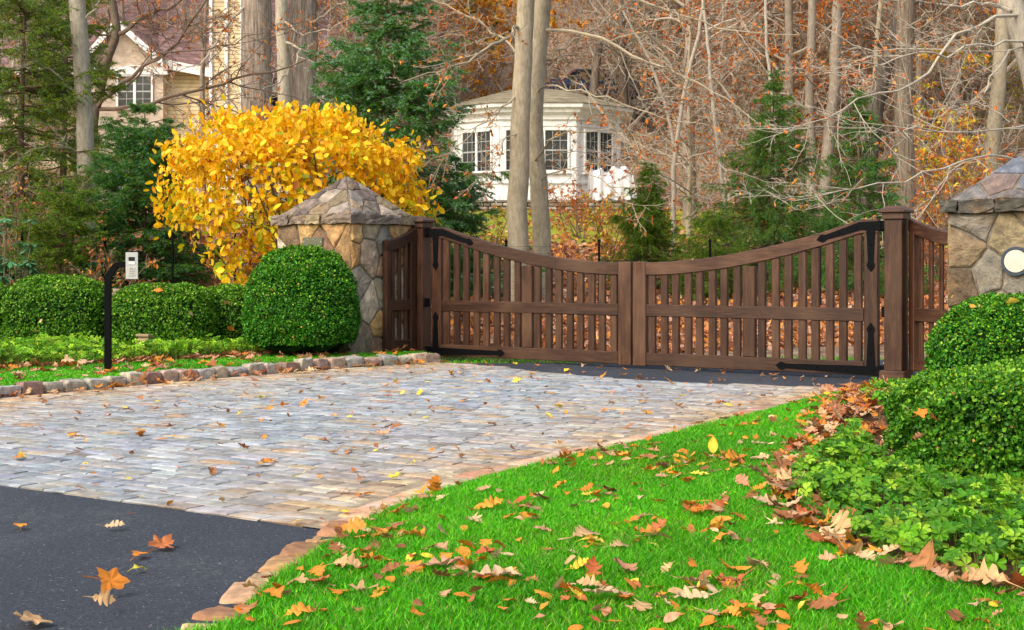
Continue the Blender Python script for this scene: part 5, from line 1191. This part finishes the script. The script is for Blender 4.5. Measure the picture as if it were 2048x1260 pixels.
# ------------------------------------------------------------------ houses
def quad3(mb, a, b, c, d, col=(1,1,1)): mb.add([a,b,c,d], [(0,1,2,3)], col)
def slab(mb, pts, th):
    """thick plate from a planar 3D polygon"""
    pts = np.array(pts, float); n = np.cross(pts[1]-pts[0], pts[2]-pts[1]); n = n/np.linalg.norm(n); n = n if n[2] >= 0 else -n
    K = len(pts); mb.add(np.vstack([pts, pts-n*th]), [tuple(range(K)), tuple(range(K,2*K))]+[(i,(i+1)%K,K+(i+1)%K,K+i) for i in range(K)])
def window(parent, x, y, z, w, h, rz=0, cols=3, rows=4, halves=1, arch=False, fr=.07):
    """sash window centred at x, sill at z, on a wall whose outside faces -y before rotation"""
    mg = MB()
    mb = MB(); D = .05
    for a, b in (((-w/2-fr,-D,-fr),(-w/2,.02,h+fr)),((w/2,-D,-fr),(w/2+fr,.02,h+fr)),((-w/2,-D,h),(w/2,.02,h+fr)),((-w/2,-D,-fr),(w/2,.02,0)),((-w/2-fr-.04,-D-.05,-fr-.05),(w/2+fr+.04,.02,-fr-.002))): box(mb, a, b, .008)
    for k in range(1,halves): box(mb, (-w/2+w*k/halves-.05,-D+.002,0),(-w/2+w*k/halves+.05,.01,h), .006)
    for q in range(halves):
        a0 = -w/2+w*q/halves; ww = w/halves
        for k in range(1,cols): box(mg, (a0+ww*k/cols-.009,-.022,.0),(a0+ww*k/cols+.009,-.0125,h), .001)
        for k in range(1,rows): t_ = .024 if k*2 == rows else .009; box(mg, (a0,-.024,h*k/rows-t_),(a0+ww,-.0125,h*k/rows+t_), .001)
    if arch:
        a = np.linspace(0,math.pi,17); R1 = w/2+fr; R0 = w/2; K = 17
        for y0 in (0,): 
            vs = []
            for yy in (-D,.02):
                vs += [(R1*math.cos(q), yy, h+fr+R1*.5*math.sin(q)) for q in a]+[(R0*math.cos(q), yy, h+fr+R0*.5*math.sin(q)) for q in a]
            f = []
            for i in range(K-1): f += [(i,i+1,K+i+1,K+i),(2*K+i,2*K+i+1,3*K+i+1,3*K+i),(i,i+1,2*K+i+1,2*K+i),(K+i,K+i+1,3*K+i+1,3*K+i)]
            mb.add(vs, f)
    o = mb.build('window', M['white'], parent, loc=(x,y,z), rz=rz, recalc=True)
    mb = MB(); box(mb, (-w/2,-.012,0),(w/2,.015,h), 0.0)
    if arch: a = np.linspace(0,math.pi,17); pts = [(w/2*math.cos(q), h+fr+w/2*.5*math.sin(q)) for q in a]; prism(mb, pts, -.012,.015)
    mb.build('pane', M['glass'], o, recalc=True); mg.build('glazing_bars', M['bars'], o)
def main_house():
    b = P(300,525,50); b = np.array([b[0],50,3.0]); t = empty('house', b, label='large cream and brick house with purple brown shingle roofs up the slope at the left', cat='house')
    L = lambda px, py, Y: P(px,py,Y)-b
    def wallbox(name, px0, px1, ptop, Y0, Y1, m):
        a = L(px0,ptop,Y0); c = L(px1,ptop,Y0); mb = MB(); box(mb, (a[0],Y0-50,-.5),(c[0],Y1-50,a[2]),0.0); return mb.build(name, m, t)
    # gabled brick front
    wallbox('front_wall', 172, 326, 141, 50, 56, M['brick'])
    g0 = L(171,112,50); g1 = L(325,112,50); ap = L(238,34,50); zl = L(0,141,50)[2]
    mb = MB(); pts = [(g0[0]+.02,zl),(g1[0]-.02,zl),(g1[0]-.02,g1[2]-.1),(ap[0],ap[2]-.12),(g0[0]+.02,g0[2]-.1)]; prism(mb, pts, .0, 5.9); mb.build('gable', M['brick'], t, recalc=True)
    mb = MB()
    for e in (g0, g1):
        ez = e+(e-ap)*.06; slab(mb, [(ap[0],-.35,ap[2]+.03),(ez[0],-.35,ez[2]+.03),(ez[0],7.5,ez[2]+.03),(ap[0],7.5,ap[2]+.03)], .12)
    mb.build('gable_roof', M['shingle'], t, recalc=True)
    mb = MB()
    for e in (g0, g1):
        ez = e+(e-ap)*.06; K = [(ap[0],ap[2]-.08),(ez[0],ez[2]-.08),(ez[0],ez[2]-.34),(ap[0],ap[2]-.36)]; prism(mb, K, -.38, -.30)
    a = L(160,128,50); c = L(346,142,50); box(mb, (g0[0]-.2,-.10,zl-.16),(g1[0]+.2,-.004,zl+.10),.01); mb.build('white_trim', M['white'], t, recalc=True)
    # main roof behind
    mb = MB(); e0 = L(-120,142,52.2); e1 = L(470,142,52.2); rg0 = L(-120,-330,63); rg1 = L(470,-330,63); slab(mb, [e0,e1,rg1,rg0], .2); mb.build('main_roof', M['shingle'], t, recalc=True)
    wallbox('left_wall', -120, 172, 146, 52.6, 60, M['brick'])
    mb = MB(); q0 = L(-120,138,52.1); q1 = L(170,138,52.1); box(mb, (q0[0],q0[1]-.1,q0[2]-.30),(q1[0],q0[1]+.1,q0[2]+.05),.02); mb.build('white_trim', M['white'], t)
    # porch: dark slab standing in for the shade inside its opening
    mb = MB(); q = L(45,240,52.4); q2 = L(110,150,52.4); box(mb, (q[0],q[1],q[2]-.6),(q2[0],q[1]+.15,q2[2]),.01); mb.build('porch_shade_slab', M['glass'], t)
    # lower cream wing
    wallbox('cream_wing', 327, 462, 140, 50.6, 56, M['siding'])
    mb = MB(); e0 = L(318,118,50.1); e1 = L(466,146,50.1); f0 = L(318,40,55); f1 = L(440,40,55); slab(mb, [e0,e1,f1,f0], .14); mb.build('wing_roof', M['shingle'], t, recalc=True)
    mb = MB(); prism(mb, [(e0[0],e0[2]+.02),(e1[0],e1[2]+.02),(e1[0],e1[2]-.30),(e0[0],e0[2]-.30)], e0[1]-.06, e0[1]+.12); mb.build('white_trim', M['white'], t, recalc=True)
    # tall chimney tower
    wallbox('tower', 424, 486, -130, 49.4, 52, M['siding'])
    mb = MB()
    for px in (421,452,483):
        a = L(px-3.2,0,49.3); c = L(px+3.2,0,49.3); box(mb, (a[0],-.68,-.5),(c[0],-.60,11.5),.01)
    mb.build('corner_boards', M['white'], t)
    # right wing
    wallbox('right_wall', 486, 735, 178, 53, 60, M['siding'])
    mb = MB(); e0 = L(480,170,52.4); e1 = L(745,186,52.4); f0 = L(480,-60,60); f1 = L(700,-60,60); slab(mb, [e0,e1,f1,f0], .16); mb.build('right_roof', M['shingle'], t, recalc=True)
    mb = MB(); prism(mb, [(e0[0],e0[2]+.02),(e1[0],e1[2]+.02),(e1[0],e1[2]-.32),(e0[0],e0[2]-.32)], e0[1]-.08, e0[1]+.1); mb.build('white_trim', M['white'], t, recalc=True)
    w = L(270,213,50); window(t, w[0], -.02, w[2], 1.15, 1.05, halves=2, cols=2, rows=4, arch=True)
    w = L(556,216,53); window(t, w[0], 2.98, w[2], .85, .75, cols=2, rows=3); w = L(660,216,53); window(t, w[0], 2.98, w[2], .85, .75, cols=2, rows=3)
    w = L(20,213,52.6); window(t, w[0], 2.58, w[2], .9, .9, cols=2, rows=4)
main_house()
def sunroom():
    Y = 45.0; bx = P(1095,400,Y); b = np.array([bx[0],Y,float(bx[2])]); t = empty('sunroom', b, label='white octagonal sunroom with dark paned windows behind the twin beech', cat='sunroom')
    px2 = lambda px, Y_: (px-1024)/F*Y_-b[0]
    # plan corners, front facing the camera; canted faces either side
    c = [(px2(900,49.5),4.5),(px2(910,46.3),1.3),(px2(1000,45),0),(px2(1152,45),0),(px2(1240,46.4),1.4),(px2(1236,49.5),4.5)]
    H_ = 2.75; root = t
    for i in range(5):
        a = np.array(c[i]); d = np.array(c[i+1]); L = np.linalg.norm(d-a); an = math.atan2(d[1]-a[1], d[0]-a[0])
        mb = MB(); Wl = []
        box(mb, (0,0,-.1),(L,.16,H_), 0.0); box(mb, (.0,-.04,.0),(L,-.003,.16), .006); box(mb, (.0,-.05,.52),(L,-.003,.60), .006); box(mb, (0,-.03,.80),(L,-.003,.86),.006); box(mb, (0,-.03,H_-.42),(L,-.003,H_-.34),.006)
        for x in (.0, L-.13): box(mb, (x,-.035,.605),(x+.13,-.004,H_-.43), .006)
        if L > 1.2:
            nw = 1 if L < 1.8 else 2
            for k in range(nw+1):
                x = .35+(L-.7)*k/nw
        w_ = mb.build('wall', M['white'], root, loc=(a[0],a[1],0), rz=an)
        if i == 2:
            for cx in (.55, L-.62): 
                p = a+(d-a)/L*cx; window(root, p[0], p[1]-.004, .95, .70, 1.25, rz=an, cols=3, rows=4)
            p = a+(d-a)/L*(L*.5); 
        elif i in (1,3):
            p = (a+d)/2; nrm_ = np.array([(d-a)[1], -(d-a)[0]])/L; p = p+nrm_*.006; window(root, p[0], p[1], .95, min(1.2,L-.5), 1.25, rz=an, cols=3, rows=4, halves=2)
    # moulded eaves
    cen = np.mean(c, axis=0)
    def ring(sc, z): return [np.array([cen[0]+(x-cen[0])*sc, cen[1]+(y-cen[1])*sc, z]) for x,y in c]
    mb = MB(); lev = [(1.005,H_-.22),(1.03,H_-.2),(1.03,H_-.06),(1.10,H_+.02),(1.10,H_+.12),(1.16,H_+.17),(1.16,H_+.29),(.9,H_+.3)]
    rs_ = [ring(*l) for l in lev]; K = len(c); mb.add(np.array(rs_).reshape(-1,3), [(i*K+j,i*K+(j+1)%K,(i+1)*K+(j+1)%K,(i+1)*K+j) for i in range(len(lev)-1) for j in range(K)]); mb.build('eaves', M['white'], root, recalc=True)
    mb = MB(); e = ring(1.18,H_+.30); top = [np.array([cen[0]+(p[0]-cen[0])*.28, cen[1]+.5+(p[1]-cen[1])*.15, H_+1.02]) for p in e]; mb.add(np.array(e+top), [(j,(j+1)%K,K+(j+1)%K,K+j) for j in range(K)]+[tuple(range(K,2*K)),tuple(range(K))]); mb.build('roof', M['grey_shingle'], root, recalc=True)
    return b
sb = sunroom()
# white sheet over something on the terrace
def cover():
    r = rng(480); b = P(1222,400,43.6); t = None
    n, m = 34, 20; x = np.linspace(-.62,.62,n); u = np.linspace(0,1,m); X, U = np.meshgrid(x, u)
    top = .92+.10*np.sin(X*7)+.07*np.sin(X*17+1); Z = top*np.clip(np.sin(U*math.pi)*1.6,0,1); Yy = (U-.5)*1.3+.05*np.sin(X*23)*(1-Z); Z = Z+.07*vnoise(X*7,U*6,3)+.03*vnoise(X*16,U*12,5)
    Xx = X*(1+.18*(1-Z))+.03*vnoise(U*20,X*11,1); i = (np.arange(m-1)[:,None]*n+np.arange(n-1)[None]).ravel(); mb = MB(); mb.add(np.stack([Xx,Yy,Z],-1).reshape(-1,3), np.stack([i,i+1,i+n+1,i+n],1))
    o = mb.build('furniture_cover', M['cover'], loc=tuple(b), smooth=True); tag(o, 'crumpled white sheet draped over furniture beside the sunroom', 'cover')
cover()
tw0 = P(905,420,43.0); tw1 = P(1300,420,43.0); hh_ = P(0,402,43)[2]
tw0[2] = tw1[2] = hz(0,43)-.1
rubble('terrace_wall','low grey stone terrace wall below the white sunroom', tw0, tw1, 3.8, hh_-tw0[2], 1, 481, [(.30,.27,.23),(.38,.34,.29),(.24,.21,.18)], .12)
# pole lamp left of the roof
pp = P(1027,200,40)
# parked car on the drive behind the sunroom
def car():
    q = P(1165,200,58); b = np.array([q[0],58,hz(q[0],58)]); b[2] = P(0,212,58)[2]; t = empty('parked_car', b, R(12), label='dark car with blue reflections put into its paint colour parked up the slope behind the sunroom roof', cat='car')
    prof = [(-2.2,.35),(-2.25,.7),(-2.1,.92),(-1.1,1.02),(-.5,1.42),(.9,1.45),(1.6,1.05),(2.15,.95),(2.25,.6),(2.2,.35)]
    mb = MB(); K = len(prof); secs = [(-.86,.96),(-.80,1.0),(.80,1.0),(.86,.96)]; vs = []
    for y, s_ in secs: vs += [(x*s_, y*(1 if z < 1.0 else .82), .35+(z-.35)*s_) for x,z in prof]
    mb.add(vs, [(i*K+j,i*K+(j+1)%K,(i+1)*K+(j+1)%K,(i+1)*K+j) for i in range(3) for j in range(K)]+[tuple(range(K)),tuple(range(3*K,4*K))]); mb.build('body', M['carpaint'], t, recalc=True)
    mb = MB(); prism(mb, [(-1.0,1.03),(-.45,1.38),(.85,1.40),(1.45,1.06)], -.735,.735); mb.build('windows', M['glass'], t, recalc=True)
    for x in (-1.35,1.35):
        for y in (-.85,.70):
            a = np.arange(20)*math.pi/10; w = MB(); w.add(np.vstack([np.column_stack([.33*np.cos(a),np.full(20,yy),.33*np.sin(a)]) for yy in (0,.18)]), [(i,(i+1)%20,20+(i+1)%20,20+i) for i in range(20)]+[tuple(range(20)),tuple(range(20,40))]); w.build('wheel', M['rubber'], t, loc=(x,y,.33), recalc=True)
    # level stone terrace it stands on
    w0 = b+np.array([-3.2,-1.4,-1.0]); w1 = b+np.array([3.4,-1.4,-1.0]); rubble('parking_wall','low stone retaining wall below the dark car', w0, w1, 3.0, .98, 1, 482, [(.26,.23,.2),(.32,.28,.24)], .2)
car()
